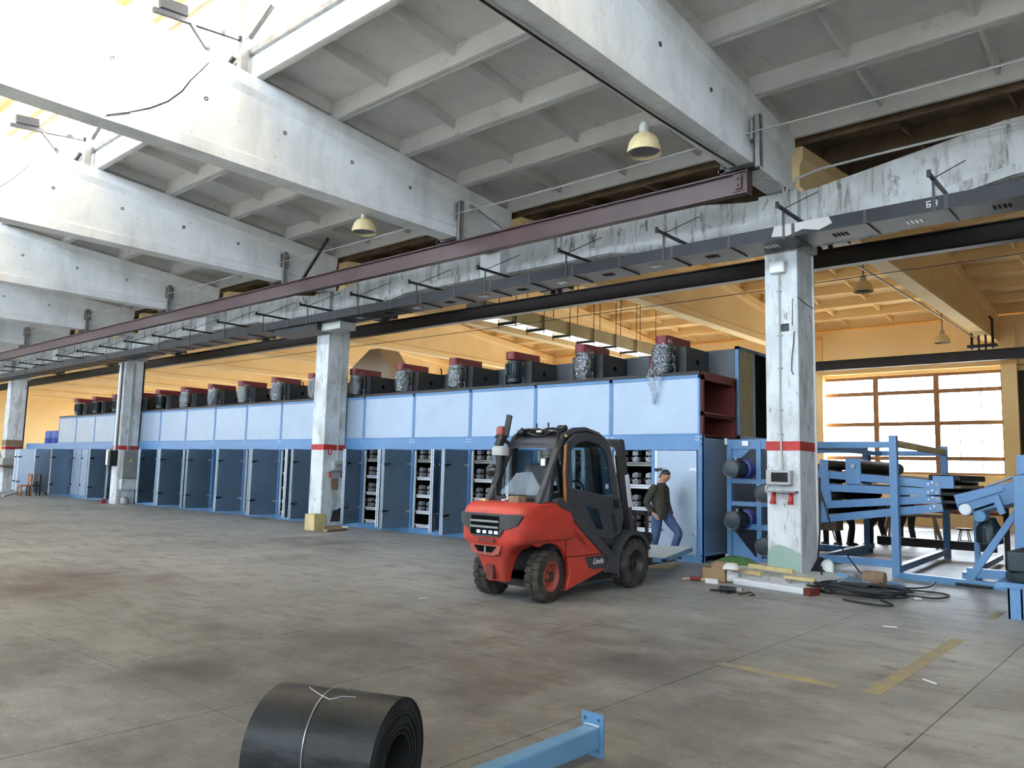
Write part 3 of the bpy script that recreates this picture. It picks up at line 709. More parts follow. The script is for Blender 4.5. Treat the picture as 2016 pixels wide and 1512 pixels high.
b = MB(); b.box(XC-14.2,XC-12.2,11.95,12.55,5.18,5.35); b.build('junction_box','duct_steel',tr)
b = MB(); b.prism([(-4.95,ZD0+0.05),(-4.9,ZD1),(-4.05,ZD1),(-4.0,ZD0+0.1),(-4.2,ZD0+0.03),(-4.45,ZD0+0.09),(-4.7,ZD0+0.02)],'y',YD0-0.003,YD0+0.001); b.build('paint_smear','cable_grey',tr)
# painted number 68
b = MB(); y = YD0-0.004
def seg7(x0, z0, w, h, on):
    t = 0.016
    S = {'a':(0,h-t,w,h),'d':(0,0,w,t),'g':(0,h/2-t/2,w,h/2+t/2),'b':(w-t,h/2,w,h),'c':(w-t,0,w,h/2),'e':(0,0,t,h/2),'f':(0,h/2,t,h)}
    for k in on: a0,c0,a1,c1 = S[k]; b.box(x0+a0,x0+a1,y,y+0.004,z0+c0,z0+c1)
seg7(-2.70,5.42,0.06,0.10,'acdefg'); seg7(-2.615,5.42,0.06,0.10,'abcdefg'); b.build('painted_number','number_white',tr)
# bracket arms that carry the trunking
for i in range(32):
    x = -2.60-2.15*i
    lb = 'black bracket arm with strap holding the trunking, '+('next to the painted number' if i == 0 else ('above the near column' if i == 1 else '%s from the right' % ORD[i]))
    a = empty('bracket_arm', (x,12.2,5.6), lb, 'bracket', 'trunking brackets')
    b = MB(); b.box(x-0.02,x+0.02,11.62,12.68,5.80,5.85); b.box(x-0.025,x+0.025,11.6,11.63,5.78,5.88); b.build('arm','black_steel',a)
    b = MB(); b.box(x-0.018,x+0.018,YD0-0.012,YD0-0.002,ZD0-0.02,5.82); b.build('strap','dark_steel',a)
    b = MB(); b.cyl((x,11.9,5.85),(x+0.25,12.68,6.3),0.008,5); b.build('tie','dark_steel',a)
# cables
def cable(name, pts, r, mt, lab, cat='cable'):
    b = MB(); b.tube(pts, r, 6); return tag(b.build(name, mt, smooth=True), lab, cat)
def sag(a, b_, s, n=14):
    return [Vector(a).lerp(Vector(b_), i/n)-Vector((0,0,s*4*(i/n)*(1-i/n))) for i in range(n+1)]
pts = []
for k in range(1,-9,-1):
    xa, xb = XC+k*BAY+0.3, XC+(k-1)*BAY+0.3
    pts += sag((xa,11.05,6.86),(xb,11.05,6.86),0.03,8)[:-1]
cw = cable('messenger_wire', pts, 0.012, 'cable_grey', 'thin pale wire strung from girder to girder above the burgundy rail')
kn = MB(); kn.lathe([(0.01,-0.05),(0.035,-0.03),(0.035,0.03),(0.01,0.05)],(0,0,0),'x',8); kme = kn.mesh('insulator','white_plastic')
for k in range(0,-8,-1):
    place('insulator', kme, cw, (XC+k*BAY-0.62,11.05,6.83)); place('insulator', kme, cw, (XC+k*BAY-0.45,11.05,6.84))
pts = [(6,12.48,6.62),(-1.5,12.48,6.645),(-3.6,12.48,6.62),(-4.4,12.46,6.59),(-4.75,12.42,6.5),(-4.9,12.40,6.36),(-4.95,12.38,6.1),(-4.98,12.35,5.58)]
cable('conduit', pts, 0.02, 'cable_grey', 'pale grey conduit bending down to the trunking above the near column', 'conduit')
pts = [(-5.02,11.3,6.15),(-5.0,11.7,6.35),(-4.95,12.1,6.42),(-4.93,12.3,6.36),(-4.93,12.36,6.2),(-4.95,12.33,5.58)]
cable('conduit', pts, 0.018, 'cable_grey', 'looped grey cable from the end of the burgundy rail', 'cable')
for (dx,lab) in ((0.0,'dark cable pair clipped under the girder by the bell lamp'),(0.045,'pale conduit clipped under the girder by the bell lamp')):
    cable('conduit', [(-5.30+dx,-2,6.375),(-5.28+dx,5,6.375),(-5.25+dx,8.7,6.372),(-5.2+dx,10.3,6.372),(-5.16+dx,11.0,6.6 if dx else 6.372)], 0.016, 'cable_grey' if dx else 'dark_steel', lab, 'conduit')
cable('dangling_wire', [(-11.36,4.15,6.45),(-11.36,4.45,6.6),(-11.36,4.75,6.78),(-11.36,5.0,6.98),(-11.36,5.2,7.22),(-11.34,5.3,7.42),(-11.3,5.42,7.6),(-11.28,5.55,7.8)], 0.012, 'cable_black', 'black wire dangling across the bright girder face')
cable('dangling_wire', [(-17.8,4.3,6.7),(-17.8,4.6,6.95),(-17.8,4.9,7.3),(-17.8,5.1,7.6)], 0.01, 'cable_black', 'black wire on the second bright girder at the left edge')
cable('hanging_wire', sag((-30,14.5,5.30),(8,14.5,5.35),0.12,20), 0.008, 'cable_black', 'thin black wire strung below the black rail')
cable('conduit', [(-5.55,14.9,6.35),(-5.5,20,6.37),(-5.45,24,6.37),(-5.4,30,6.37)], 0.025, 'cable_grey', 'pale conduit under the ochre girder towards the big window', 'conduit')
# bell lamps
def bell(x, y, z, lab, tip):
    t = empty('bell_lamp', (x,y,z), lab, 'lamp', 'bell lamps')
    b = MB(); b.lathe([(0.24,0),(0.235,0.03),(0.225,0.09),(0.20,0.17),(0.15,0.24),(0.08,0.285)],(x,y,z),'z',24,caps=False)
    b.lathe([(0.232,0.002),(0.227,0.03),(0.217,0.09),(0.19,0.17),(0.14,0.235),(0.075,0.28)],(x,y,z),'z',24,caps=False); b.build('shade','lamp_cream',t,smooth=True)
    b = MB(); b.lathe([(0.06,0.27),(0.075,0.30),(0.07,0.40),(0.04,0.44),(0.02,0.46)],(x,y,z),'z',14); b.build('neck','grey_plastic',t,smooth=True)
    b = MB(); b.lathe([(0.22,0.05),(0.14,0.12),(0.05,0.14)],(x,y,z),'z',18,caps=False); b.build('reflector','lamp_inner',t,smooth=True)
    b = MB(); b.tube([(x,y,z+0.44),(x,y,(z+0.44+tip[2])/2),tip],0.014,6); b.build('hook','dark_steel',t)
bell(-5.52, 8.95, 5.98, 'cream bell lamp hanging under the near girder', (-5.28,8.95,6.42))
bell(-11.82, 9.1, 6.06, 'cream bell lamp hanging under the second girder', (-11.7,9.1,6.52))
bell(-18.3, 3.2, 6.1, 'cream bell lamp at the left edge under the roof lantern', (-18.15,3.2,6.56))
bell(-6.2, 20.6, 6.35, 'bell lamp under the ochre roof before the big window', (-6.2,20.6,8.12))
bell(-6.1, 28.3, 6.1, 'bell lamp by the conduit end above the big window', (-6.1,28.3,7.9))
# ---------------------------------------------------------------- helpers: pixel to a point on a known plane, plates with holes
def at(px, py, ax, val):
    v = (px-1008, py-756, 1545.0)
    r = [sum(RM[i][j]*v[j] for j in range(3)) for i in range(3)]; c = (0,0,1.6)
    t = (val-c[ax])/r[ax]; return Vector((c[0]+t*r[0], c[1]+t*r[1], c[2]+t*r[2]))
def plate(name, mt, outer, holes, axis, a, b_, parent, bevel=0.0, smooth=False):
    bm = bmesh.new(); edges = []
    def P(p,t): return {'x':(t,p[0],p[1]),'y':(p[0],t,p[1]),'z':(p[0],p[1],t)}[axis]
    for loop in [outer]+holes:
        vs = [bm.verts.new(P(p,a)) for p in loop]
        edges += [bm.edges.new((vs[i],vs[(i+1)%len(vs)])) for i in range(len(vs))]
    bmesh.ops.triangle_fill(bm, use_beauty=True, use_dissolve=False, edges=edges)
    r = bmesh.ops.extrude_face_region(bm, geom=bm.faces[:])
    d = Vector(P((0,0),b_-a))
    bmesh.ops.translate(bm, verts=[g for g in r['geom'] if isinstance(g, bmesh.types.BMVert)], vec=d)
    bmesh.ops.recalc_face_normals(bm, faces=bm.faces)
    off = Vector(WL[parent]); bmesh.ops.translate(bm, verts=bm.verts, vec=-off)
    me = bpy.data.meshes.new(name); bm.to_mesh(me); bm.free(); me.materials.append(M[mt])
    o = bpy.data.objects.new(name, me); col.objects.link(o); o.parent = parent; WL[o] = WL[parent]
    if bevel:
        bv = o.modifiers.new('bevel','BEVEL'); bv.width = bevel; bv.segments = 2; bv.limit_method = 'ANGLE'; bv.angle_limit = math.radians(40)
    return o
# ---------------------------------------------------------------- forklift, tail towards the camera
FX = -6.62
fk = empty('forklift', (FX,8.6,0), 'red and charcoal forklift truck with closed cab and raised orange beacon', 'forklift')
def rr(w, yr, yf, rc=0.2, n=5):
    """plan outline: rounded rear corners, square front"""
    pts = [(w,yf)]
    for i in range(n+1):
        t = PI/2*i/n; pts.append((w-rc+rc*math.cos(t), yr+rc-rc*math.sin(t)))
    for i in range(n+1):
        t = PI/2*i/n; pts.append((-w+rc-rc*math.sin(t), yr+rc-rc*math.cos(t)))
    pts.append((-w,yf)); return pts
b = MB(); rings = []
for z,w,yr,yf,rc in [(0.25,0.15,7.34,7.46,0.04),(0.34,0.165,7.30,7.46,0.05),(0.46,0.20,7.26,7.46,0.06),(0.56,0.25,7.23,7.46,0.08),(0.64,0.32,7.20,7.48,0.10),(0.70,0.42,7.18,7.62,0.14),(0.735,0.50,7.17,8.2,0.2),(0.78,0.525,7.165,8.25,0.22),(0.92,0.53,7.15,8.25,0.24),(1.06,0.525,7.15,8.2,0.24),(1.13,0.51,7.17,8.1,0.24),(1.19,0.48,7.23,8.0,0.22),(1.215,0.43,7.31,7.95,0.18)]:
    rings.append([(FX+x,y,z) for x,y in rr(w,yr,yf,rc)])
b.loft(rings); cwt = b.build('counterweight','forklift_red',fk,smooth=True)
# rear grille set into the counterweight
g = MB(); poly = [(-0.50,1.075),(0.50,1.075),(0.46,0.95),(0.38,0.905),(0.27,0.89),(0.24,0.80),(-0.24,0.80),(-0.27,0.89),(-0.40,0.905),(-0.49,0.95)]
def yrear(x): 
    ax = abs(x); return 7.135 if ax < 0.30 else 7.135+0.24-math.sqrt(max(0,0.24**2-(ax-0.30)**2))
N = 24; top = []; bot = []
def zlow(x):
    ax = abs(x); pts = [(0,0.80),(0.24,0.80),(0.27,0.89),(0.39,0.91),(0.47,0.955),(0.505,1.07)]
    for (a0,z0),(a1,z1) in zip(pts,pts[1:]):
        if ax <= a1: return z0+(z1-z0)*(ax-a0)/(a1-a0)
    return 1.07
vs = []; fs = []
for i in range(N+1):
    x = -0.5+i/N
    vs += [(FX+x,yrear(x)-0.002,zlow(x)),(FX+x,yrear(x)-0.002,1.078),(FX+x,yrear(x)+0.05,1.078),(FX+x,yrear(x)+0.05,zlow(x))]
for i in range(N):
    q = i*4; fs += [(q,q+4,q+5,q+1),(q+1,q+5,q+6,q+2),(q+3,q+7,q+4,q)]
g.add(vs,fs); g.build('grille_surround','forklift_char',cwt,smooth=True)
b = MB(); b.box(FX-0.235,FX+0.225,7.128,7.14,0.82,1.05); b.build('grille_opening','void_black',cwt)
for z in (0.985,0.915): 
    b = MB(); b.box(FX-0.235,FX+0.225,7.11,7.13,z-0.012,z+0.012); b.build('grille_slat','box_grey',cwt)
b = MB()
for x in (-0.10,0.0,0.10,0.19): b.box(FX+x-0.03,FX+x+0.03,7.12,7.126,0.835,0.875)
b.build('lit_grating','white_trim',cwt)
for s in (-1,1):
    b = MB(); pl_ = []
    for i in range(7):
        x = 0.27+0.2*i/6; pl_.append(x)
    vs = []; fs = []
    for x in pl_: vs += [(FX+s*x,yrear(x)-0.012,0.955-0.02*(x<0.3)),(FX+s*x,yrear(x)-0.012,1.055)]
    for i in range(6): fs.append((2*i,2*i+2,2*i+3,2*i+1))
    b.add(vs,fs); b.build('lamp_pod','fan_grey',cwt)
b = MB(); b.prism([(FX-0.27,0.70),(FX+0.25,0.70),(FX+0.21,0.60),(FX+0.13,0.575),(FX-0.15,0.575),(FX-0.24,0.60)],'y',7.155,7.185); b.build('tow_recess','dusty_red',cwt)
b = MB(); b.prism([(FX-0.20,0.685),(FX+0.18,0.685),(FX+0.10,0.61),(FX-0.12,0.61)],'y',7.150,7.158); b.build('tow_opening','void_black',cwt)
b = MB(); b.cyl((FX,7.145,0.60),(FX,7.145,0.68),0.012,8); b.build('tow_pin','steel_bright',cwt)
b = MB(); b.box(FX-0.12,FX+0.14,7.14,7.16,0.735,0.775); b.build('slot','oxide_red',cwt)
b = MB(); b.prism([(FX-0.06,0.28),(FX+0.06,0.28),(FX+0.05,0.45),(FX-0.05,0.45)],'y',7.235,7.30); b.build('lower_recess','oxide_red',cwt)
# side skins: red panel, wheel arches, black diagonal frame, door
def arc(cy, cz, r, a0, a1, n=10): return [(cy+r*math.cos(math.radians(a0+(a1-a0)*i/n)), cz+r*math.sin(math.radians(a0+(a1-a0)*i/n))) for i in range(n+1)]
red = [(7.62,1.20),(7.92,1.205),(8.25,0.99),(9.06,0.43),(9.0,0.30),(8.12,0.10)]+arc(7.78,0.30,0.42,-5,118,10)+[(7.35,0.75),(7.40,1.1)]
blk = [(7.90,1.26),(8.02,1.27),(9.22,0.50),(9.30,0.22),(8.98,0.27),(9.08,0.42),(8.25,0.985),(7.92,1.20)]
door_o = [(8.17,1.13),(8.10,1.70),(8.12,1.98),(8.28,2.09),(8.55,2.13),(8.85,2.09),(9.10,1.97),(9.20,1.70),(9.45,0.90),(9.40,0.78),(9.15,0.70),(8.85,0.74)]
win = [(8.25,1.40),(8.22,1.88),(8.34,1.98),(8.56,2.02),(8.82,1.99),(9.02,1.88),(9.10,1.68),(9.19,1.30),(8.95,1.305)]
low = [(8.55,1.165),(8.86,1.12),(8.99,0.83),(8.80,0.865)]
for s in (1,-1):
    xo = FX+s*0.50; xi = FX+s*0.42
    x0, x1 = min(xo,xi), max(xo,xi)
    sp = plate('side_panel','forklift_red',red,[],'x',x0,x1,fk,bevel=0.02)
    plate('side_frame','forklift_char',blk,[],'x',min(FX+s*0.515,xi),max(FX+s*0.515,xi),fk,bevel=0.015)
    dr = plate('door','forklift_char',door_o,[win,low],'x',min(FX+s*0.49,FX+s*0.44),max(FX+s*0.49,FX+s*0.44),fk,bevel=0.012)
    plate('window_pane','cab_glass',win,[],'x',FX+s*0.463,FX+s*0.467,dr)
    plate('window_pane','cab_glass',low,[],'x',FX+s*0.463,FX+s*0.467,dr)
    if s > 0:
        h = MB(); h.box(FX+0.488,FX+0.51,9.20,9.32,1.12,1.24); h.build('door_handle','black_gloss',dr)
        h = MB(); h.lathe([(0.035,0),(0.035,0.008),(0.02,0.008),(0.02,0)],(FX+0.468,9.06,1.42),'x',14); h.build('white_ring','white_trim',dr)
        for i in range(9):
            z = 0.80+i*0.03; h = MB(); h.box(FX+0.488,FX+0.494,9.10+0.10-(z-0.8)*0.28,9.30-(z-0.8)*0.28,z,z+0.012); h.build('vent_slot','void_black',dr)
        vt = MB()
        for i in range(14):
            for j in range(9):
                y = 8.17+i*0.028; z = 0.60+j*0.034
                if z < 0.93-0.62*(y-8.15) and z > 0.86-1.5*(y-8.10)*0.35 and (i+j) % 5 != 0 and z < 0.60+1.1*(y-8.14)+0.16:
                    vt.bar((xo+0.002,y,z),(xo+0.002,y+0.012,z+0.022),0.004,0.008)
        tag(vt.build('vent_holes','void_black',sp), kind='stuff')
        lg = plate('badge','forklift_char',[(8.52,0.50),(8.62,0.36),(8.72,0.335),(8.98,0.325),(9.04,0.45),(8.9,0.505)],[],'x',xo,xo+0.006,fk)
        cu = bpy.data.curves.new('badge_text','FONT'); cu.body = 'Linde'; cu.size = 0.11; cu.shear = 0.35; cu.extrude = 0.002
        tob = bpy.data.objects.new('tmp',cu); col.objects.link(tob); bpy.context.view_layer.update()
        me = bpy.data.meshes.new_from_object(tob); bpy.data.objects.remove(tob); me.materials.clear(); me.materials.append(M['number_white'])
        to = bpy.data.objects.new('badge_lettering', me); col.objects.link(to); to.parent = lg
        to.rotation_euler = (PI/2,0,PI/2); to.location = (xo+0.008-FX, 8.70-8.6, 0.40)
        sm = MB(); sm.box(xo+0.0,xo+0.004,8.115,9.0,0.522,0.530); sm.box(xo,xo+0.004,8.105,8.113,0.12,1.02); sm.build('panel_gap','void_black',sp)
    # front mudguard
    mg = arc(9.72,0.33,0.47,25,200,12)+list(reversed(arc(9.72,0.33,0.41,25,200,12)))
    plate('mudguard','forklift_char',mg,[],'x',min(FX+s*0.52,FX+s*0.30),max(FX+s*0.52,FX+s*0.30),fk)
# chassis, floor and bonnet
b = MB(); b.box(FX-0.40,FX+0.40,7.7,9.6,0.16,0.62); b.build('chassis','black_plastic',fk)
b = MB(); b.box(FX-0.42,FX+0.42,7.9,9.35,0.62,1.02); b.build('cab_base','forklift_char',fk)
b = MB(); b.box(FX-0.48,FX+0.48,7.70,7.90,0.25,0.36); b.build('steer_axle','dark_steel',fk)
# overhead guard
gd_ = MB()
for s in (1,-1):
    gd_.tube([(FX+s*0.42,7.62,1.18),(FX+s*0.41,7.86,1.60),(FX+s*0.40,8.03,1.92),(FX+s*0.40,8.14,2.06),(FX+s*0.40,8.35,2.14),(FX+s*0.40,8.62,2.165),(FX+s*0.40,8.9,2.12),(FX+s*0.40,9.13,2.02),(FX+s*0.41,9.22,1.80),(FX+s*0.44,9.45,0.95)],0.048,8)
gd_.build('guard_frame','forklift_char',fk,smooth=True)
b = MB(); prof = [(8.02,1.94),(8.12,2.05),(8.35,2.125),(8.62,2.15),(8.9,2.105),(9.15,1.99)]
b.prism(prof+[(y,z-0.035) for y,z in reversed(prof)],'x',FX-0.42,FX+0.42); b.build('roof','forklift_char',fk)
b = MB(); b.prism([(FX-0.40,2.02),(FX+0.40,2.02),(FX+0.36,1.92),(FX+0.15,1.965),(FX-0.15,1.965),(FX-0.36,1.92)],'y',8.03,8.09); b.build('rear_header','forklift_char',fk)
b = MB(); b.add([(FX-0.36,7.72,1.25),(FX+0.36,7.72,1.25),(FX+0.34,8.03,1.93),(FX-0.34,8.03,1.93)],[(0,1,2,3)]); b.build('rear_window','cab_glass',fk)
b = MB(); b.add([(FX-0.36,9.42,1.0),(FX+0.36,9.42,1.0),(FX+0.34,9.18,1.98),(FX-0.34,9.18,1.98)],[(0,1,2,3)]); b.build('front_window','cab_glass',fk)
b = MB(); b.box(FX-0.36,FX+0.36,7.68,7.74,1.215,1.27); b.build('window_sill','black_plastic',fk)
# seat and steering wheel
b = MB(); b.box(FX-0.25,FX+0.25,8.25,8.75,1.02,1.16); b.build('seat','black_plastic',fk,bevel=0.04)
b = MB(); b.obox((FX-0.02,8.22,1.42),(0.42,0.11,0.6),Matrix.Rotation(-0.15,3,'X')); b.build('seat_back','forklift_char',fk,bevel=0.05)
b = MB(); b.cyl((FX-0.05,9.2,1.0),(FX-0.05,9.02,1.3),0.03,8); ring = [(FX-0.05+0.17*math.cos(t),9.0+0.05*math.sin(t),1.32+0.16*math.sin(t)) for t in [2*PI*i/18 for i in range(19)]]; b.tube(ring,0.014,6); b.build('steering_wheel','black_gloss',fk)
# things on the guard: hoses, beacon, air filter, mirrors, work lamps
h = MB(); rnd = random.Random(3)
for i in range(5):
    y = 8.12+0.03*i; h.tube([(FX-0.38+0.76*q/10, y+0.03*math.sin(q*1.3+i), 2.10+0.012*i+0.03*math.sin(q*0.9+i*2)) for q in range(11)],0.016,5)
h.tube([(FX+0.36,8.1,2.12),(FX+0.42,8.0,1.98),(FX+0.40,7.98,1.80),(FX+0.44,8.02,1.75),(FX+0.42,8.06,1.9)],0.018,5)
h.cyl((FX-0.30,8.08,2.11),(FX-0.20,8.08,2.11),0.045,8); h.cyl((FX+0.28,8.2,2.17),(FX+0.40,8.2,2.17),0.045,8)
h.cyl((FX-0.05,8.15,2.13),(FX-0.05,8.15,2.24),0.012,6); h.cyl((FX+0.15,8.15,2.13),(FX+0.15,8.15,2.25),0.012,6)
h.build('roof_hoses','black_plastic',fk)
b = MB(); b.cyl((FX-0.0,8.1,2.125),(FX+0.08,8.1,2.125),0.02,8); b.build('fitting','steel_bright',fk)
bx, by = FX-0.46, 7.90
b = MB(); b.lathe([(0.085,0),(0.09,0.03),(0.06,0.05)],(bx,by,2.03),'z',14); b.tube([(bx,by,2.04),(bx+0.1,by+0.08,1.95)],0.03,6); b.build('beacon_base','black_plastic',fk)
b = MB(); b.lathe([(0.065,0.05),(0.068,0.10),(0.062,0.155),(0.03,0.165)],(bx,by,2.03),'z',16); b.build('beacon','amber',fk,smooth=True)
b = MB(); b.obox((bx+0.11,by+0.0,2.2),(0.10,0.03,0.30),Matrix.Rotation(0.22,3,'Y')); b.build('mirror_back','black_plastic',fk,bevel=0.045)
fx_, fy_ = FX-0.36, 7.78
b = MB(); b.lathe([(0.11,0.0),(0.115,0.02),(0.115,0.09),(0.10,0.115),(0.03,0.125)],(fx_,fy_,1.80),'z',16); b.build('filter_bowl','grey_plastic',fk,smooth=True)
b = MB(); b.cyl((fx_,fy_,1.70),(fx_,fy_,1.80),0.06,12); b.tube([(fx_,fy_,1.72),(fx_,fy_,1.58),(fx_-0.05,fy_-0.02,1.42),(fx_-0.04,fy_-0.03,1.28),(fx_+0.02,fy_,1.18)],0.06,8); b.tube([(fx_-0.06,fy_+0.02,1.92),(fx_-0.02,fy_+0.06,2.06)],0.06,8); b.build('intake_hose','black_plastic',fk,smooth=True)
b = MB(); b.lathe([(0.03,0.0),(0.085,0.03),(0.09,0.06),(0.05,0.09)],(FX-0.50,7.72,1.60),'y',14); b.cyl((FX-0.46,7.78,1.6),(FX-0.40,7.80,1.55),0.02,6); b.build('mirror','black_gloss',fk,smooth=True)
b = MB(); b.box(FX+0.24,FX+0.34,7.88,7.98,1.66,1.78); b.build('work_lamp','black_plastic',fk,bevel=0.01)
b = MB(); b.box(FX+0.255,FX+0.325,7.872,7.88,1.675,1.765); b.build('work_lamp_glass','steel_bright',fk)
b = MB(); b.tube([(FX+0.47,8.13,1.18),(FX+0.48,8.08,1.6),(FX+0.47,8.11,1.95)],0.022,6); b.build('grab_rail','wood_orange',fk)
b = MB(); b.box(FX+0.455,FX+0.475,8.30,8.325,2.0,2.06); b.box(FX+0.44,FX+0.452,8.13,8.17,2.055,2.085); b.build('sticker','warn_yellow',fk)
# mast, carriage and forks
ms = MB()
for s in (1,-1):
    ms.box(FX+s*0.28-0.05,FX+s*0.28+0.05,10.02,10.12,0.12,2.12); ms.box(FX+s*0.21-0.03,FX+s*0.21+0.03,10.10,10.19,0.14,2.10)
ms.box(FX-0.32,FX+0.32,10.03,10.10,2.04,2.14); ms.box(FX-0.32,FX+0.32,10.03,10.10,0.9,0.98); ms.box(FX-0.36,FX+0.36,10.0,10.1,0.3,0.5)
mast = ms.build('mast','dark_steel',fk)
_pv = Matrix.Translation((0,10.08-8.6,0.2)); mast.matrix_local = _pv@Matrix.Rotation(0.22,4,'X')@_pv.inverted()
for s in (1,-1):
    b = MB(); b.cyl((FX+s*0.17,10.12,0.2),(FX+s*0.17,10.12,1.9),0.03,10); b.build('lift_cylinder','black_gloss',mast)
    b = MB(); b.cyl((FX+s*0.2-0.02,10.1,2.06),(FX+s*0.2+0.02,10.1,2.06),0.07,14); b.build('chain_wheel','wood_brown',mast)
b = MB(); b.box(FX+0.33,FX+0.36,10.03,10.1,1.15,1.62); b.build('white_strip','white_trim',mast)
ca = MB(); ca.box(FX-0.48,FX+0.48,10.20,10.26,0.62,0.72); ca.box(FX-0.48,FX+0.48,10.20,10.26,0.28,0.38)
for i in range(5): ca.box(FX-0.42+i*0.2,FX-0.38+i*0.2,10.20,10.24,0.38,1.05)
ca.box(FX-0.44,FX+0.44,10.2,10.24,1.0,1.06); ca.build('carriage','dark_steel',fk)
for s in (1,-1):
    b = MB(); b.box(FX+s*0.24-0.05,FX+s*0.24+0.05,10.26,10.30,0.235,0.72); b.prism([(10.26,0.235),(11.36,0.245),(11.36,0.255),(10.3,0.275)],'x',FX+s*0.24-0.05,FX+s*0.24+0.05); b.build('fork','dark_steel',fk)
hy = MB()
for i in range(4): hy.tube([(FX+0.1+0.05*i,9.5,0.62),(FX+0.12+0.05*i,9.75,0.9+0.05*i),(FX+0.1+0.05*i,10.0,0.8)],0.015,5)
hy.box(FX-0.3,FX+0.3,9.45,9.9,0.5,0.8); hy.build('tilt_gear','black_plastic',fk)
# wheels with lugged tyres
def tyre(r, w, n):
    b = MB(); b.lathe([(r*0.55,-w/2),(r*0.86,-w/2),(r*0.94,-w*0.42),(r*0.945,0),(r*0.94,w*0.42),(r*0.86,w/2),(r*0.55,w/2),(r*0.55,-w/2)],(0,0,0),'x',32,caps=False)
    for i in range(n):
        for s in (1,-1):
            t = 2*PI*(i+0.5*(s > 0))/n
            mt = Matrix.Rotation(t,3,'X'); c = mt@Vector((s*w*0.26,0,r*0.955))
            b.obox(c,(w*0.44,2*PI*r/n*0.70,r*0.10),mt)
    return b.mesh('tyre','rubber',smooth=True)
def rim(r, w, mt):
    b = MB(); b.lathe([(r*0.60,-w/2+0.005),(r*0.60,w/2-0.0),(r*0.55,w/2+0.004),(r*0.50,w*0.30),(r*0.44,w*0.12),(r*0.30,w*0.10),(r*0.18,w*0.22),(r*0.08,w*0.26)],(0,0,0),'x',24)
    for i in range(6):
        t = 2*PI*i/6; b.cyl((w*0.22,r*0.25*math.cos(t),r*0.25*math.sin(t)),(w*0.29,r*0.25*math.cos(t),r*0.25*math.sin(t)),0.014,6)
    return b.mesh('rim',mt,smooth=True)
tr_, tf_ = tyre(0.31,0.20,20), tyre(0.335,0.23,22)
rr_, rf_ = rim(0.31,0.20,'dusty_red'), rim(0.335,0.23,'dark_steel')
for (x,y,r,tm,rmm,s,st) in ((FX+0.43,7.78,0.315,tr_,rr_,1,0.10),(FX-0.43,7.78,0.315,tr_,rr_,-1,0.10),(FX+0.42,9.72,0.345,tf_,rf_,1,0),(FX-0.42,9.72,0.345,tf_,rf_,-1,0)):
    w_ = place('wheel', tm, fk, (x,y,r), (0,0,st+(0 if s > 0 else PI)))
    rm_ = bpy.data.objects.new('rim', rmm); col.objects.link(rm_); rm_.parent = w_
b = MB(); b.box(FX+0.12,FX+0.28,7.42,7.56,1.215,1.29); b.build('tool_box','wood_brown',fk)
b = MB(); b.tube([(FX-0.02,7.45,1.235),(FX+0.03,7.43,1.235),(FX+0.06,7.47,1.25),(FX+0.02,7.5,1.3)],0.01,6); b.build('wire_hook','white_trim',fk)
b = MB(); b.box(FX-0.30,FX-0.22,7.36,7.42,1.215,1.245); b.build('latch_block','wood_pale',fk)
# the oven door lying across the forks
c = [(-6.16,10.64),(-6.76,12.63),(-7.67,12.41),(-7.07,10.42)]
dp = empty('door_panel', (-6.9,11.5,0.255), 'loose oven door, white side up, lying across the forklift forks', 'panel')
b = MB(); b.prism(c,'z',0.275,0.345); b.build('blue_core','beam_blue',dp)
cc = Vector((sum(p[0] for p in c)/4, sum(p[1] for p in c)/4)); b = MB(); b.prism([tuple(cc+(Vector(p)-cc)*0.985) for p in c],'z',0.345,0.351); b.build('white_sheet','panel_pale',dp)
b = MB(); b.box(-6.87,-6.83,10.5,11.3,0.255,0.276); b.box(-6.41,-6.36,10.75,11.3,0.255,0.276); b.build('batten','wood_brown',dp)
b = MB(); b.obox((-6.165,10.645,0.31),(0.08,0.05,0.045),Matrix.Rotation(0.1,3,'Z')); b.build('corner_block','black_plastic',dp)
# ---------------------------------------------------------------- people
def skin(name, mt, parent, verts, edges, radii, root, sub=2, grow=1.0):
    off = WL[parent] if parent is not None else None
    me = bpy.data.meshes.new(name); me.from_pydata([tuple(Vector(v)-Vector(off)) for v in verts], edges, []); me.materials.append(M[mt])
    o = bpy.data.objects.new(name, me); col.objects.link(o); o.parent = parent; WL[o] = WL[parent]
    sk = o.modifiers.new('skin','SKIN'); sk.use_smooth_shade = True
    if not me.skin_vertices:
        raise RuntimeError('no skin layer')
    d = me.skin_vertices[0].data
    for i,r in enumerate(radii): d[i].radius = tuple(q*grow for q in (r if isinstance(r,tuple) else (r,r))); d[i].use_root = (i == root)
    sb = o.modifiers.new('sub','SUBSURF'); sb.levels = sub; sb.render_levels = sub
    return o
class Chain:
    def __init__(s): s.v = []; s.e = []; s.r = []
    def add(s, p, r, to=None):
        s.v.append(tuple(p)); s.r.append(r); i = len(s.v)-1
        if to is not None: s.e.append((to,i))
        return i
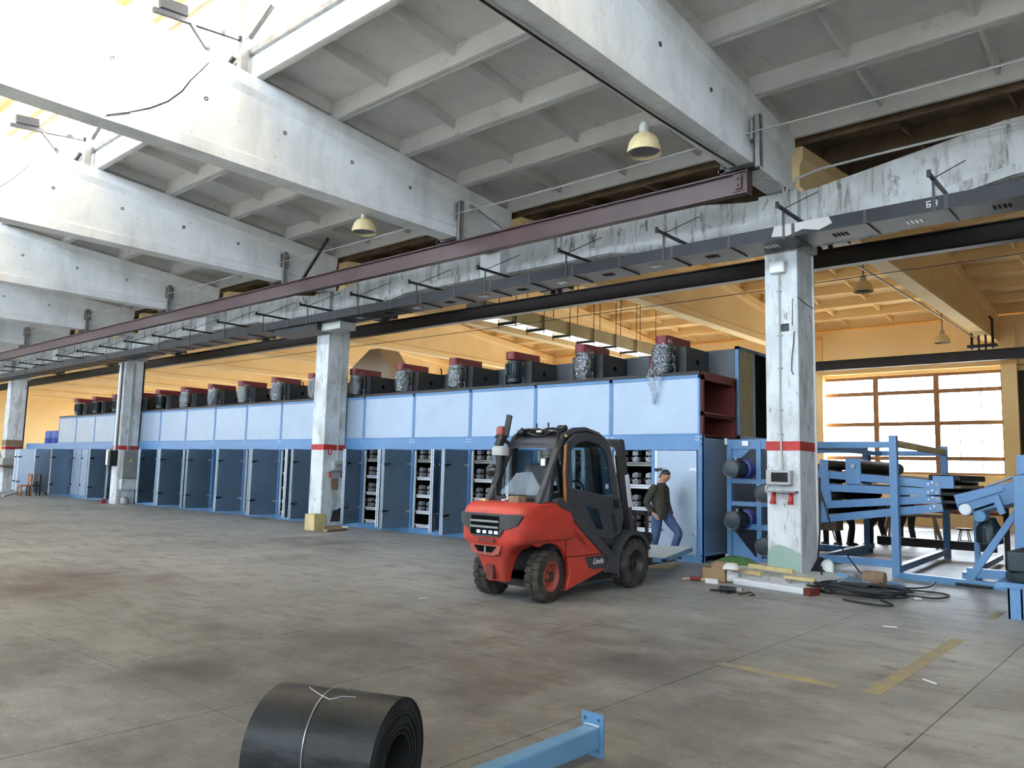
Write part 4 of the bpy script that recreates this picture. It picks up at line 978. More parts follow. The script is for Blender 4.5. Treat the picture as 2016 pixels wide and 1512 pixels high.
def person(label, base, face, J, top, bottom, hair='hair', group=None):
    """J: joints in world coordinates; face: yaw of the gaze"""
    p = empty('person', base, label, 'person', group)
    F = Vector((math.cos(face),math.sin(face),0)); Sd = Vector((-F.y,F.x,0))   # Sd points to the person's left
    V = {k:Vector(v) for k,v in J.items()}
    # body: one surface from pelvis to head, arms with hands, legs
    c = Chain(); pel = c.add(V['pelvis'],(0.11,0.09)); sp = c.add(V['pelvis'].lerp(V['chest'],0.5),(0.10,0.08),pel); ch = c.add(V['chest'],(0.10,0.08),sp)
    nb = c.add(V['neck'],0.058,ch); up = (V['head']-V['neck']).normalized()
    hd = c.add(V['neck'].lerp(V['head'],0.55),0.072,nb); h2 = c.add(V['head'],(0.096,0.108),hd); h3 = c.add(V['head']+up*0.085,(0.078,0.092),h2)
    for s in ('l','r'):
        a = c.add(V['sho_'+s],0.036,ch); e = c.add(V['elb_'+s],0.036,a); w = c.add(V['wri_'+s],0.027,e)
        d = (V['wri_'+s]-V['elb_'+s]).normalized(); sd = Sd if abs(d.dot(Sd)) < 0.8 else F
        sd = (sd-d*sd.dot(d)).normalized(); nrm = d.cross(sd)
        pm = c.add(V['wri_'+s]+d*0.06,(0.040,0.018),w)
        for q,(o_,L) in enumerate(((-0.030,0.065),(-0.010,0.078),(0.010,0.074),(0.030,0.058))):
            k1 = c.add(V['wri_'+s]+d*0.105+F*o_,0.0095,pm); k2 = c.add(V['wri_'+s]+d*(0.105+L*0.55)+F*o_+Sd*(-0.012 if s == 'l' else 0.012),0.0085,k1)
            c.add(V['wri_'+s]+d*(0.10+L*0.95)+F*o_+Sd*(-0.03 if s == 'l' else 0.03),0.007,k2)
        t1 = c.add(V['wri_'+s]+d*0.05+F*0.045,0.0105,pm); c.add(V['wri_'+s]+d*0.09+F*0.062,0.009,t1)
        hp = c.add(V['hip_'+s],0.085,pel); kn = c.add(V['kne_'+s],0.056,hp); an = c.add(V['ank_'+s],0.036,kn); 
        c.add(V['ank_'+s]+F*0.12+Vector((0,0,-0.045)),0.032,an)
    body = skin('body','skin',p,c.v,c.e,c.r,pel)
    # face and hair
    H = V['head']; dn = -up
    Fh = (F-up*F.dot(up)).normalized(); Sh = up.cross(Fh)
    b = MB(); b.loft([[tuple(H+Fh*(0.082)+Sh*(-0.011)+up*0.015),tuple(H+Fh*0.082+Sh*0.011+up*0.015),tuple(H+Fh*0.08+up*0.02)],[tuple(H+Fh*0.108+Sh*-0.016-up*0.022),tuple(H+Fh*0.108+Sh*0.016-up*0.022),tuple(H+Fh*0.116-up*0.016)]]); b.build('nose','skin',p,smooth=True)
    for s in (1,-1):
        b = MB(); b.lathe([(0.004,-0.028),(0.016,-0.016),(0.02,0.006),(0.013,0.026),(0.003,0.032)],tuple(H+Sh*s*0.084-Fh*0.005),'z',8); b.build('ear','skin',p,smooth=True)
        b = MB(); b.lathe([(0.002,-0.008),(0.011,-0.004),(0.011,0.004),(0.002,0.008)],tuple(H+Fh*0.083+Sh*s*0.032+up*0.018),'z',8); b.build('eye','black_gloss',p,smooth=True)
    b = MB(); m0 = H+Fh*0.088-up*0.052; b.tube([m0+Sh*-0.024-Fh*0.006,m0,m0+Sh*0.024-Fh*0.006],0.005,6); b.build('mouth','dusty_red',p,smooth=True)
    b = MB(); rings = []
    for i in range(8):
        u = i/7; rg = []
        for k in range(20):
            t = 2*PI*k/20; fr = math.cos(t); lowz = 0.060 if fr > 0.55 else (0.060-(0.55-fr)*0.10)
            zt = lowz+(0.122-lowz)*u; zz = max(-1,min(1,(zt-0.02)/0.104)); rad = math.sqrt(max(0.0,1-max(0,zz)**2))
            rg.append(tuple(H+Fh*(fr*0.094*rad-0.008)+Sh*(math.sin(t)*0.084*rad)+up*zt))
        rings.append(rg)
    b.loft(rings); b.build('hair',hair,p,smooth=True)
    # jacket and trousers: rings round the trunk, tapering sleeves and legs sunk into it
    def trunk(mb, st):
        rings = []
        for i,(P_,w,d) in enumerate(st):
            dr = (st[min(i+1,len(st)-1)][0]-st[max(i-1,0)][0]).normalized(); fv = (F-dr*F.dot(dr)).normalized() if abs(F.dot(dr)) < 0.97 else Vector((0,0,1)); sv = dr.cross(fv)
            rings.append([tuple(P_+fv*(d*math.cos(t))+sv*(w*math.sin(t))) for t in [2*PI*k/18 for k in range(18)]])
        mb.loft(rings)
    def limb(mb, pts, rad, n=12):
        P_ = []; r_ = []
        for i in range(len(pts)-1):
            for q in range(4): P_.append(pts[i].lerp(pts[i+1],q/4)); r_.append(rad[i]+(rad[i+1]-rad[i])*q/4)
        P_.append(pts[-1]); r_.append(rad[-1])
        P_ = [P_[0]]+[(P_[i-1]+2*P_[i]+P_[i+1])/4 for i in range(1,len(P_)-1)]+[P_[-1]]
        rings = []; px_ = None
        for i,c0 in enumerate(P_):
            dr = (P_[min(i+1,len(P_)-1)]-P_[max(i-1,0)]).normalized()
            if px_ is None: px_ = dr.cross(F if abs(dr.dot(F)) < 0.9 else Vector((0,0,1))).normalized()
            px_ = (px_-dr*px_.dot(dr)).normalized(); py_ = dr.cross(px_)
            rings.append([tuple(c0+px_*(math.cos(t)*r_[i])+py_*(math.sin(t)*r_[i])) for t in [2*PI*k/n for k in range(n)]])
        mb.loft(rings)
    b = MB(); pv, cv_, nk = V['pelvis'], V['chest'], V['neck']; sp_ = cv_-pv
    trunk(b, [(pv-sp_*0.30,0.170,0.135),(pv-sp_*0.05,0.172,0.138),(pv+sp_*0.35,0.168,0.132),(pv+sp_*0.75,0.185,0.135),(cv_,0.195,0.130),(cv_.lerp(nk,0.35),0.185,0.115),(cv_.lerp(nk,0.62),0.13,0.09),(cv_.lerp(nk,0.85),0.078,0.075)])
    for s in ('l','r'):
        limb(b, [V['sho_'+s].lerp(cv_,0.30)+Vector((0,0,0.02)),V['sho_'+s],V['elb_'+s],V['elb_'+s].lerp(V['wri_'+s],0.96)],[0.085,0.086,0.062,0.047])
    b.build('jacket',top,p,smooth=True)
    b = MB(); cn = cv_.lerp(nk,0.84); b.lathe([(0.088,-0.02),(0.078,0.04),(0.066,0.04),(0.072,-0.02)],tuple(cn),'z',14); b.build('collar',top,p,smooth=True)
    b = MB(); trunk(b, [(V['pelvis']-Vector((0,0,0.10)),0.12,0.10),(V['pelvis']-Vector((0,0,0.03)),0.160,0.125),(V['pelvis']+Vector((0,0,0.06)),0.155,0.12),(V['pelvis']+Vector((0,0,0.14)),0.13,0.11)])
    for s in ('l','r'):
        limb(b, [V['hip_'+s]+Vector((0,0,0.04)),V['hip_'+s].lerp(V['kne_'+s],0.4),V['kne_'+s],V['kne_'+s].lerp(V['ank_'+s],0.5),V['kne_'+s].lerp(V['ank_'+s],1.0)-Vector((0,0,0.02))],[0.100,0.092,0.074,0.068,0.060])
    b.build('trousers',bottom,p,smooth=True)
    for s in ('l','r'):
        A = V['ank_'+s]; b = MB(); rings = []
        gz = A.z-0.085
        for u,w,h in ((-0.07,0.03,0.05),(-0.04,0.042,0.085),(0.03,0.044,0.09),(0.10,0.05,0.06),(0.16,0.045,0.045),(0.195,0.02,0.025)):
            C0 = A+F*u; rings.append([(C0.x+Sd.x*w*x,C0.y+Sd.y*w*x,gz+h*z) for x,z in ((-1,0),(-1,0.5),(-0.6,1),(0.6,1),(1,0.5),(1,0))])
        b.loft(rings); b.build('shoe','shoe',p,smooth=True)
    return p
# the man in the dark jacket stepping past the closed oven door, looking down
x0, y0 = -7.48, 12.83
J = dict(pelvis=(x0-0.03,y0,0.90),chest=(x0-0.06,y0,1.24),neck=(x0-0.01,y0,1.44),head=(x0+0.06,y0,1.575),
    sho_l=(x0-0.05,y0+0.17,1.34),elb_l=(x0-0.05,y0+0.25,1.07),wri_l=(x0+0.05,y0+0.24,0.86),
    sho_r=(x0-0.08,y0-0.17,1.34),elb_r=(x0-0.22,y0-0.22,1.08),wri_r=(x0-0.07,y0-0.22,0.91),
    hip_l=(x0+0.0,y0+0.09,0.86),kne_l=(x0+0.30,y0+0.09,0.56),ank_l=(x0+0.15,y0+0.09,0.17),
    hip_r=(x0-0.04,y0-0.09,0.86),kne_r=(x0-0.08,y0-0.09,0.48),ank_r=(x0-0.19,y0-0.09,0.09))
person('man in dark olive jacket and blue jeans stepping past the closed oven door', (x0,y0,0), 0.0, J, 'jacket','jeans')
def worker(x, y, face, lab, bend, spread, crouch=0.0):
    F = Vector((math.cos(face),math.sin(face),0)); S = Vector((-F.y,F.x,0)); B = Vector((x,y,0))
    def q(f,s,z): return tuple(B+F*f+S*s+Vector((0,0,z)))
    z = 0.90-crouch; cb, sb = math.cos(bend), math.sin(bend)
    J = dict(pelvis=q(-0.12*sb,0,z),chest=q(-0.12*sb+0.36*sb,0,z+0.36*cb),neck=q(-0.12*sb+0.56*sb,0,z+0.56*cb),head=q(-0.12*sb+0.70*sb+0.02,0,z+0.70*cb-0.03*sb),
      hip_l=q(-0.12*sb,0.09,z-0.04),hip_r=q(-0.12*sb,-0.09,z-0.04),kne_l=q(0.10+crouch*0.6,0.09+spread*0.5,0.47),kne_r=q(0.02+crouch*0.6,-0.09-spread*0.5,0.47),ank_l=q(0.04,0.10+spread,0.09),ank_r=q(-0.04,-0.10-spread,0.09))
    for s,g in (('l',1),('r',-1)):
        J['sho_'+s] = q(-0.12*sb+0.42*sb,0.18*g,z+0.42*cb); J['elb_'+s] = q(-0.12*sb+0.42*sb+0.12,0.22*g,z+0.42*cb-0.26); J['wri_'+s] = q(-0.12*sb+0.42*sb+0.30,0.16*g,z+0.42*cb-0.36)
    return person(lab,(x,y,0),face,J,'work_dark','work_dark',group='workers behind the conveyor frame')
for (px,py,face,lab,bend,spr) in ((1640,1073,2.6,'dark-clothed worker bending at the left behind the belt frame',0.75,0.06),(1674,1074,0.6,'dark-clothed worker in the middle of three behind the belt frame',0.85,0.10),(1730,1073,3.0,'dark-clothed worker striding behind the belts beside the blue post',0.8,0.22),(1789,1073,2.4,'dark-clothed worker behind the belts just right of the blue post',0.85,0.05)):
    g0 = at(px,py,2,0.0); worker(g0.x, min(max(g0.y,19.5),21.5), face, lab, bend, spr)
# ---------------------------------------------------------------- drive frame, belt frame and take-off conveyor right of the oven
def motor_y(mb_parent, x, y, z, label=None):
    """geared motor, axis along Y, fan cowl towards the camera"""
    t = mb_parent
    b = MB(); b.lathe([(0.10,-0.42),(0.155,-0.41),(0.165,-0.36),(0.165,-0.26),(0.14,-0.25),(0.14,0.05)],(x,y,z),'y',20)
    for i in range(20):
        a = 2*PI*i/20; b.obox((x+math.cos(a)*0.148,y-0.1,z+math.sin(a)*0.148),(0.03,0.28,0.008),Matrix.Rotation(-a,3,'Y'))
    m = b.build('motor','motor_green',t,smooth=True)
    b = MB(); b.lathe([(0.165,-0.425),(0.165,-0.405),(0.15,-0.405),(0.15,-0.425)],(x,y,z),'y',20,caps=False); b.build('cowl_rim','grey_steel',m)
    b = MB(); b.lathe([(0.13,0.05),(0.18,0.07),(0.19,0.16),(0.19,0.28),(0.17,0.30)],(x,y,z),'y',20); b.build('gear_flange','motor_blue',m,smooth=True)
    b = MB(); b.box(x-0.05,x+0.05,y-0.2,y-0.05,z+0.14,z+0.2); b.build('terminal_box','black_plastic',m)
    b = MB(); b.cyl((x+0.04,y-0.3,z+0.16),(x+0.05,y-0.3,z+0.21),0.015,6); b.build('lifting_eye','steel_bright',m)
df = empty('drive_frame', (-6.4,14.2,0), 'blue welded frame with stacked motors between the oven end and the near column', 'machine')
b = MB()
for x in (-6.83,-6.24,-5.6): b.box(x,x+0.09,14.12,14.26,0.0,2.3)
for z0,z1 in ((0.0,0.12),(0.62,0.72),(1.05,1.13),(1.47,1.56),(2.12,2.30)): b.box(-6.83,-5.52,14.13,14.25,z0,z1)
b.build('front_frame','frame_blue',df)
for (p) in (((-6.75,2.14),(-6.35,2.14),(-6.75,1.78)),((-6.75,0.62),(-6.75,0.12),(-6.3,0.12)),((-6.24,0.5),(-5.9,0.14),(-6.24,0.14))):
    g_ = MB(); g_.prism(list(p),'y',14.17,14.20); g_.build('gusset','frame_blue',df)
b = MB()
for x in (-6.83,-5.6): b.box(x,x+0.09,18.2,18.34,0.0,2.3)
for z0,z1 in ((0.0,0.12),(2.18,2.30)):
    b.box(-6.83,-5.52,18.2,18.34,z0,z1)
    for x in (-6.83,-5.6): b.box(x,x+0.09,14.2,18.3,z0,z1)
b.build('rear_frame','frame_blue',df)
for q_ in ((-6.84,-6.80,14.06,14.12,2.2,2.32),(-6.84,-6.80,14.06,14.12,0.02,0.14),(-6.5,-6.38,14.08,14.12,2.18,2.27)):
    b = MB(); b.box(*q_); b.build('bolt_plate','white_trim',df)
for (x,z) in ((-6.52,1.74),(-6.50,0.80)): motor_y(df, x, 14.05, z)
for (x,z) in ((-5.93,1.30),(-5.93,0.36)): motor_y(df, x, 14.10, z)
b = MB(); b.box(-6.6,-5.6,16.5,16.9,0.55,1.9); b.build('pale_crate','wood_brown',df)
# belt frame
bf = empty('belt_machine', (-4.7,16.4,0), 'open blue steel frame holding four fanned black belts', 'machine')
P = 0.055
b = MB()
b.box(-3.92,-3.80,14.14,14.26,0.0,2.35); b.build('front_post','frame_blue',bf)
b = MB(); b.box(-4.17,-4.05,18.77,18.89,0.0,2.35); b.build('rear_post','frame_blue',bf)
b = MB(); b.box(-5.52,-3.92,14.15,14.25,2.14,2.25); b.build('top_beam','frame_blue',bf)
b = MB(); b.box(-5.52,-3.92,14.15,14.25,0.16,0.28); b.build('bottom_beam','frame_blue',bf)
b = MB(); b.box(-5.5,-4.05,18.78,18.88,2.14,2.25); b.build('top_beam','frame_blue',bf)
b = MB(); b.box(-5.5,-3.2,18.78,18.88,0.18,0.36); b.build('bottom_beam','black_steel',bf)
b = MB(); b.bar((-3.86,14.26,2.22),(-4.11,18.78,2.22),0.09,0.11); b.build('cross_beam','wood_pale',bf)
b = MB(); b.bar((-5.3,14.26,2.18),(-5.4,18.78,2.18),0.08,0.09); b.build('cross_beam','frame_blue',bf)
b = MB(); b.bar((-3.86,14.26,0.14),(-4.11,18.78,0.14),0.10,0.11); b.build('cross_beam','beam_blue',bf)
b = MB(); b.bar((-5.35,14.26,0.14),(-5.6,18.78,0.14),0.10,0.11); b.build('cross_beam','beam_blue',bf)
b = MB(); b.box(-5.63,-5.53,18.5,18.6,0,2.2); b.build('rear_post','black_steel',bf)
for i,(l,r) in enumerate((((1609,932),(1852,955)),((1612,959),(1852,970)),((1618,994),(1853,982)),((1612,1022),(1856,999)))):
    A, B_ = at(l[0],l[1],1,14.36), at(r[0],r[1],1,14.36)
    t_ = MB(); t_.bar(A,B_,0.05,0.13); bm_ = t_.build('belt_beam','frame_blue',bf)
    A2, B2 = A+Vector((0,2.9,0)), B_+Vector((0,2.9,0))
    t_ = MB(); t_.bar(A2,B2,0.05,0.13); t_.build('belt_beam','frame_blue',bf)
    d = (B_-A).normalized(); up_ = Vector((-d.z,0,d.x))
    t_ = MB(); vs = [A+up_*0.055+Vector((0.0,0.04,0)),B_+up_*0.055+Vector((0,0.04,0)),B2+up_*0.055-Vector((0,0.04,0)),A2+up_*0.055-Vector((0,0.04,0))]; vs += [v-up_*0.09 for v in vs]
    t_.add(vs,[(0,1,2,3),(7,6,5,4),(0,4,5,1),(1,5,6,2),(2,6,7,3),(3,7,4,0)]); t_.build('belt','rubber',bf)
    Rl = A+d*0.12+up_*0.17
    t_ = MB(); t_.cyl(Rl,Rl+Vector((0,2.9,0)),0.09,14); t_.build('belt_roller','rubber',bf,smooth=True)
    t_ = MB(); t_.obox(Rl+Vector((0,-0.03,-0.02)),(0.15,0.03,0.22),Matrix.Rotation(-math.atan2(d.z,d.x),3,'Y')); t_.build('roller_plate','frame_blue',bf)
    t_ = MB(); t_.cyl(B_-d*0.05+Vector((0,-0.04,0)),B_-d*0.05+Vector((0,2.9,0)),0.03,12); t_.build('end_roller','grey_steel',bf,smooth=True)
    t_ = MB()
    for q in range(3): t_.cyl(B_-d*(0.06+0.06*q)+Vector((0,-0.035,0.03*(q%2))),B_-d*(0.06+0.06*q)+Vector((0,-0.02,0.03*(q%2))),0.018,6)
    tag(t_.build('bolts','steel_bright',bf), kind='stuff')
R0 = at(1683,918,1,14.4); b = MB(); b.cyl(R0,R0+Vector((-0.05,2.8,0)),0.12,16); b.build('top_roller','belt_rubber',bf,smooth=True)
b = MB(); b.box(R0.x-0.14,R0.x+0.12,14.31,14.37,R0.z-0.32,R0.z+0.14); b.build('roller_plate','frame_blue',bf,bevel=0.02)
b = MB(); b.cyl((R0.x,14.27,R0.z),(R0.x,14.32,R0.z),0.035,10); b.build('shaft_end','steel_bright',bf)
# take-off stack of dark rollers at the right end
tk = at(1862,935,1,14.5)
for q,(dz,ln,mt,th) in enumerate(((0.0,2.0,'belt_rubber',0.10),(-0.17,1.9,'wood_brown',0.05),(-0.28,1.7,'belt_rubber',0.07),(-0.42,1.5,'dark_steel',0.05))):
    b = MB(); b.box(tk.x-0.25,tk.x+0.22,14.45,14.45+ln,tk.z+dz-th,tk.z+dz); b.build('belt_end',mt,bf,bevel=0.02)
b = MB(); b.box(tk.x-0.16,tk.x+0.14,14.34,14.42,tk.z-0.22,tk.z-0.02); b.build('end_block','frame_blue',bf)
# take-off conveyor with its column at the right edge
cv = empty('takeoff_conveyor', (-2.6,14.6,0), 'blue inclined conveyor with gearbox and brace at the right edge', 'machine')
def blk(name, mt, pts, y0, y1, bev=0.0):
    q = [at(px,py,1,y0) for px,py in pts]; b = MB(); b.prism([(p.x,p.z) for p in q],'y',y0,y1); return b.build(name,mt,cv,bevel=bev)
blk('conveyor_bed','frame_blue',[(1877,975),(1885,1000),(1896,1016),(2016,985),(2016,943),(1958,955)],14.3,16.6,0.01)
blk('upper_rail','beam_blue',[(1882,988),(1975,960),(1975,966),(1884,994)],14.26,14.3)
blk('adjuster_slot','void_black',[(1918,1002),(1956,990),(1956,994),(1918,1006)],14.27,14.3)
blk('clamp_plate','frame_blue',[(1953,978),(1965,974),(1980,1010),(1968,1014)],14.2,14.3)
b = MB(); c0 = at(1901,1003,1,14.25); b.lathe([(0.09,0.0),(0.09,0.05),(0.03,0.05)],(c0.x,14.22,c0.z),'y',16); b.cyl((c0.x,14.2,c0.z),(c0.x,16.6,c0.z),0.07,14); b.build('tail_roller','steel_bright',cv,smooth=True)
b = MB(); c0 = at(1931,1016,1,14.25); b.lathe([(0.085,-0.06),(0.09,-0.04),(0.09,0.25)],(c0.x,14.2,c0.z),'y',20); b.build('gearbox_cover','beam_blue',cv,smooth=True)
b = MB(); c1_ = at(1948,1050,1,14.6); b.lathe([(0.08,-0.18),(0.16,-0.16),(0.17,0.10),(0.13,0.16),(0.10,0.25)],(c1_.x,14.6,c1_.z),'z',18)
for i in range(18):
    a = 2*PI*i/18; b.obox((c1_.x+math.cos(a)*0.175,14.6+math.sin(a)*0.175,c1_.z-0.03),(0.03,0.008,0.24),Matrix.Rotation(a,3,'Z'))
b.build('motor','motor_green',cv,smooth=True)
blk('brace','frame_blue',[(1899,1140),(1918,1140),(2000,1020),(2000,997)],14.2,14.3)
blk('column_plate','frame_blue',[(1994,937),(2060,930),(2060,1150),(2000,1150)],13.9,14.9,0.01)
blk('top_lug','frame_blue',[(2001,896),(2050,894),(2050,930),(2001,934)],14.0,14.6)
b = MB(); b.cyl(at(1940,958,1,14.7),at(2000,937,1,14.7),0.025,8); b.build('tie_rod','steel_bright',cv)
for (x,y) in ((1923,14.9),(1982,16.4)):
    p0 = at(x,1040,1,y); b = MB(); b.box(p0.x-0.04,p0.x+0.04,y-0.04,y+0.04,0,p0.z+0.4); b.build('leg','frame_blue' if y < 15 else 'black_steel',cv)
b = MB(); p0 = at(1905,1120,1,14.3); b.box(p0.x,-1.0,14.22,14.34,0.12,0.26); b.build('base_beam','frame_blue',cv)
b = MB(); b.bar((-2.9,14.4,0.12),(-3.1,18.6,0.12),0.09,0.1); b.bar((-2.1,14.4,0.12),(-2.2,18.6,0.12),0.09,0.1); b.build('cross_beam','beam_blue',cv)
# long base rail on the floor in front of both
A, B_ = at(1775,1133,2,0.05), at(1998,1158,2,0.05)
rl = empty('floor_rail', tuple((A+B_)/2-Vector((0,0,0.05))), 'long blue rail lying on the floor in front of the belt frame', 'rail')
b = MB(); b.bar(A,B_,0.12,0.10); b.build('rail','beam_blue',rl)
b = MB(); d = (B_-A).normalized()
for i in range(9): 
    c_ = A+d*((B_-A).length*(0.52+0.035*i))+Vector((0.02,-0.1,-0.02)); b.lathe([(0.03,-0.02),(0.04,0),(0.03,0.02)],tuple(c_),'z',8)
b.build('chain','motor_green',rl)
# blue pedestal with a dark gear at the right edge, nearest
pd = empty('gear_pedestal', (-1.60,11.0,0), 'blue steel pedestal with dark gearbox cut off by the right edge', 'machine')
q = [at(x,y_,2,0.0) for x,y_ in ((1986,1218),(2016,1222))]
px_, py_ = q[0].x, q[0].y
b = MB(); b.box(px_,px_+0.26,py_,py_+0.02,0.0,0.36); b.box(px_,px_+0.02,py_,py_+0.5,0.0,0.36); b.box(px_+0.13,px_+0.15,py_,py_+0.5,0.0,0.36); b.box(px_+0.26,px_+0.28,py_,py_+0.5,0,0.36); b.build('web_plates','frame_blue',pd)
b = MB(); b.box(px_-0.12,px_+0.7,py_-0.02,py_+0.55,0.36,0.42); b.build('top_plate','frame_blue',pd)
b = MB(); b.lathe([(0.32,0),(0.34,0.02),(0.34,0.1),(0.30,0.13)],(px_+0.28,py_+0.3,0.42),'z',20); b.box(px_+0.0,px_+0.7,py_+0.05,py_+0.5,0.55,0.78); b.build('gearbox','motor_green',pd,bevel=0.02)
b = MB(); b.obox((px_+0.3,py_+0.3,0.86),(0.7,0.3,0.05),Matrix.Rotation(-0.35,3,'Y')); b.build('guard','black_gloss',pd)
# stools and trestles used by the workers
def stool(px, py, lab):
    g0 = at(px,py,2,0.0); t = empty('stool', (g0.x,g0.y,0), lab, 'stool')
    b = MB(); b.lathe([(0.17,0),(0.18,0.02),(0.17,0.04)],(g0.x,g0.y,0.46),'z',16); b.build('seat','black_plastic',t)
    for i in range(4):
        a = PI/4+i*PI/2; l_ = MB(); l_.tube([(g0.x+0.1*math.cos(a),g0.y+0.1*math.sin(a),0.46),(g0.x+0.16*math.cos(a),g0.y+0.16*math.sin(a),0.2),(g0.x+0.2*math.cos(a),g0.y+0.2*math.sin(a),0)],0.012,6); l_.build('leg','dark_steel',t)
    b = MB(); b.tube([(g0.x+0.16*math.cos(a),g0.y+0.16*math.sin(a),0.2) for a in [2*PI*i/16 for i in range(17)]],0.01,6); b.build('foot_ring','dark_steel',t)
stool(1900,1082,'round dark metal stool behind the belt frame')
g0 = at(1805,1076,2,0.0); t = empty('trestle', (g0.x,g0.y,0), 'wooden trestle with splayed legs behind the blue post', 'trestle')
b = MB(); b.box(g0.x-0.8,g0.x+0.6,g0.y-0.06,g0.y+0.06,0.72,0.80); b.build('top_bar','wood_brown',t)
for x,s in ((-0.6,-1),(-0.6,1),(0.4,-1),(0.4,1)):
    b = MB(); b.bar((g0.x+x,g0.y,0.72),(g0.x+x+0.12*(1 if x > 0 else -1),g0.y+0.3*s,0.0),0.05,0.07); b.build('leg','wood_brown',t)
# ---------------------------------------------------------------- things on and round the columns
X1 = XC; FY = 12.65
def onx(x): return x
# near column: junction box, conduit, square box, panel box with red sockets
b = MB(); b.box(-5.28,-5.03,FY-0.12,FY,5.0,5.2); jb = tag(b.build('junction_box','white_plastic',bevel=0.02), 'small white junction box under the trunking on the near column','junction box')
b = MB(); b.tube([(-5.15,FY-0.02,5.0),(-5.15,FY-0.02,3.8),(-5.16,FY-0.02,2.6),(-5.14,FY-0.02,1.72)],0.016,6)
cd = tag(b.build('conduit','grey_plastic'), 'thin grey conduit running down the near column front','conduit')
for z in (4.7,3.95,3.4,2.7,2.3): 
    c_ = MB(); c_.box(-5.19,-5.11,FY-0.03,FY,z-0.01,z+0.01); c_.build('clip','grey_steel',cd)
b = MB(); 
for (x0,x1,z0,z1) in ((-5.12,-5.0,4.02,4.035),(-5.12,-5.0,4.125,4.14),(-5.12,-5.105,4.02,4.14),(-5.015,-5.0,4.02,4.14)): b.box(x0,x1,FY-0.03,FY,z0,z1)
b.box(-5.10,-5.02,FY-0.01,FY,4.03,4.13); tag(b.build('switch_box','dark_steel'), 'small empty square frame on the near column','box')
b = MB(); b.tube([(-4.91,FY-0.01,4.0),(-4.92,FY-0.02,3.8),(-4.95,FY-0.01,3.6),(-4.96,FY-0.02,3.35),(-4.93,FY-0.01,3.28)],0.008,5); b.tube([(-4.93,FY-0.01,4.55),(-4.94,FY-0.01,4.1)],0.006,5); b.tube([(-4.85,FY+0.0,4.57),(-4.83,13.0,4.5),(-4.83,13.4,4.48)],0.008,5)
tag(b.build('loose_wire','cable_black'), 'loose thin wire hanging on the near column','wire')
b = MB(); b.tube([(-4.83,13.3,5.4),(-4.83,13.31,2.0),(-4.82,13.3,0.3)],0.02,6); tag(b.build('conduit','white_plastic'), 'white conduit along the rear edge of the near column','conduit')
pb = empty('distribution_box', (-5.11,FY,1.4), 'grey breaker box with dark window on the near column', 'electrical box')
b = MB(); b.box(-5.37,-4.96,FY-0.14,FY,1.48,1.72); b.build('box','grey_plastic',pb,bevel=0.015)
b = MB(); b.box(-5.27,-5.0,FY-0.155,FY-0.14,1.53,1.68); b.build('window','black_gloss',pb)
b = MB(); b.box(-5.38,-4.88,FY-0.16,FY,1.36,1.39); b.build('bracket','grey_steel',pb)
b = MB(); b.tube([(-5.38,FY-0.03,1.5),(-5.42,FY-0.03,1.42),(-5.38,FY-0.05,1.35),(-5.28,FY-0.05,1.33)],0.012,6); b.build('cable','white_plastic',pb)
for x in (-5.27,-4.98):
    b = MB(); b.cyl((x,FY-0.09,1.20),(x,FY-0.05,1.36),0.045,10,r2=0.03); b.lathe([(0.05,0),(0.05,0.03)],(x,FY-0.095,1.17),'z',10); b.build('red_socket','socket_red',pb,smooth=True)
# second column
X2 = XC-12.9; F2 = X2+0.28
sg = MB(); sg.box(F2,F2+0.01,12.80,12.92,1.92,2.08); sgo = tag(sg.build('safety_sign','socket_red'), 'small red fire sign on the column beside the timber block','sign')
b = MB(); b.box(F2+0.01,F2+0.013,12.84,12.88,1.95,2.05); b.build('extinguisher_mark','number_white',sgo)
pb2 = empty('distribution_box', (F2,13.1,1.4), 'small pale breaker box on the column beside the timber block', 'electrical box')
b = MB(); b.box(F2,F2+0.13,12.92,13.26,1.50,1.76); b.build('box','grey_plastic',pb2,bevel=0.015)
b = MB(); b.box(F2+0.13,F2+0.137,13.0,13.18,1.58,1.68); b.build('window','box_grey',pb2)
b = MB(); b.box(F2,F2+0.14,12.76,13.32,1.44,1.47); b.build('bracket','grey_steel',pb2)
for y in (12.85,13.25):
    b = MB(); b.cyl((F2+0.07,y,1.30),(F2+0.07,y,1.44),0.035,8); b.build('socket','socket_red',pb2)
b = MB(); b.tube([(F2+0.02,13.1,5.3),(F2+0.02,13.1,1.76)],0.016,6); tag(b.build('conduit','grey_plastic'), 'thin pale conduit down the second column','conduit')
b = MB(); b.box(F2,F2+0.03,12.95,13.16,0.98,1.28); tag(b.build('switch_plate','wood_brown'), 'rusty brown switch plate on the second column','switch')
b = MB(); b.prism([(12.98,0.12),(13.33,0.12),(13.33,0.52),(13.2,0.44),(13.05,0.42)],'x',F2,F2+0.012); tag(b.build('exposed_patch','dark_steel'), 'dark bare patch at the foot of the second column','patch')
tb = empty('timber_block', tuple(at(608,1040,2,0)), 'pale square timber block standing beside the second column', 'timber')
c_ = at(606,1044,2,0); b = MB(); b.obox((c_.x,c_.y+0.2,0.20),(0.36,0.36,0.40),Matrix.Rotation(0.1,3,'Z')); b.build('block','wood_pale',tb,bevel=0.01)
def lay_board(name, mt, p, q, w, h, lab, z0=0.0, cat='board', grp=None):
    A = Vector((p[0],p[1],z0+h/2)); B_ = Vector((q[0],q[1],z0+h/2)); b = MB(); b.bar(A,B_,w,h)
    return tag(b.build(name,mt), lab, cat, grp)
def fp(px, py, z=0.0): v = at(px,py,2,z); return (v.x,v.y)
lay_board('plank','wood_brown',fp(618,1040),fp(672,1041),0.22,0.06,'brown plank lying flat before the second column',0.0)
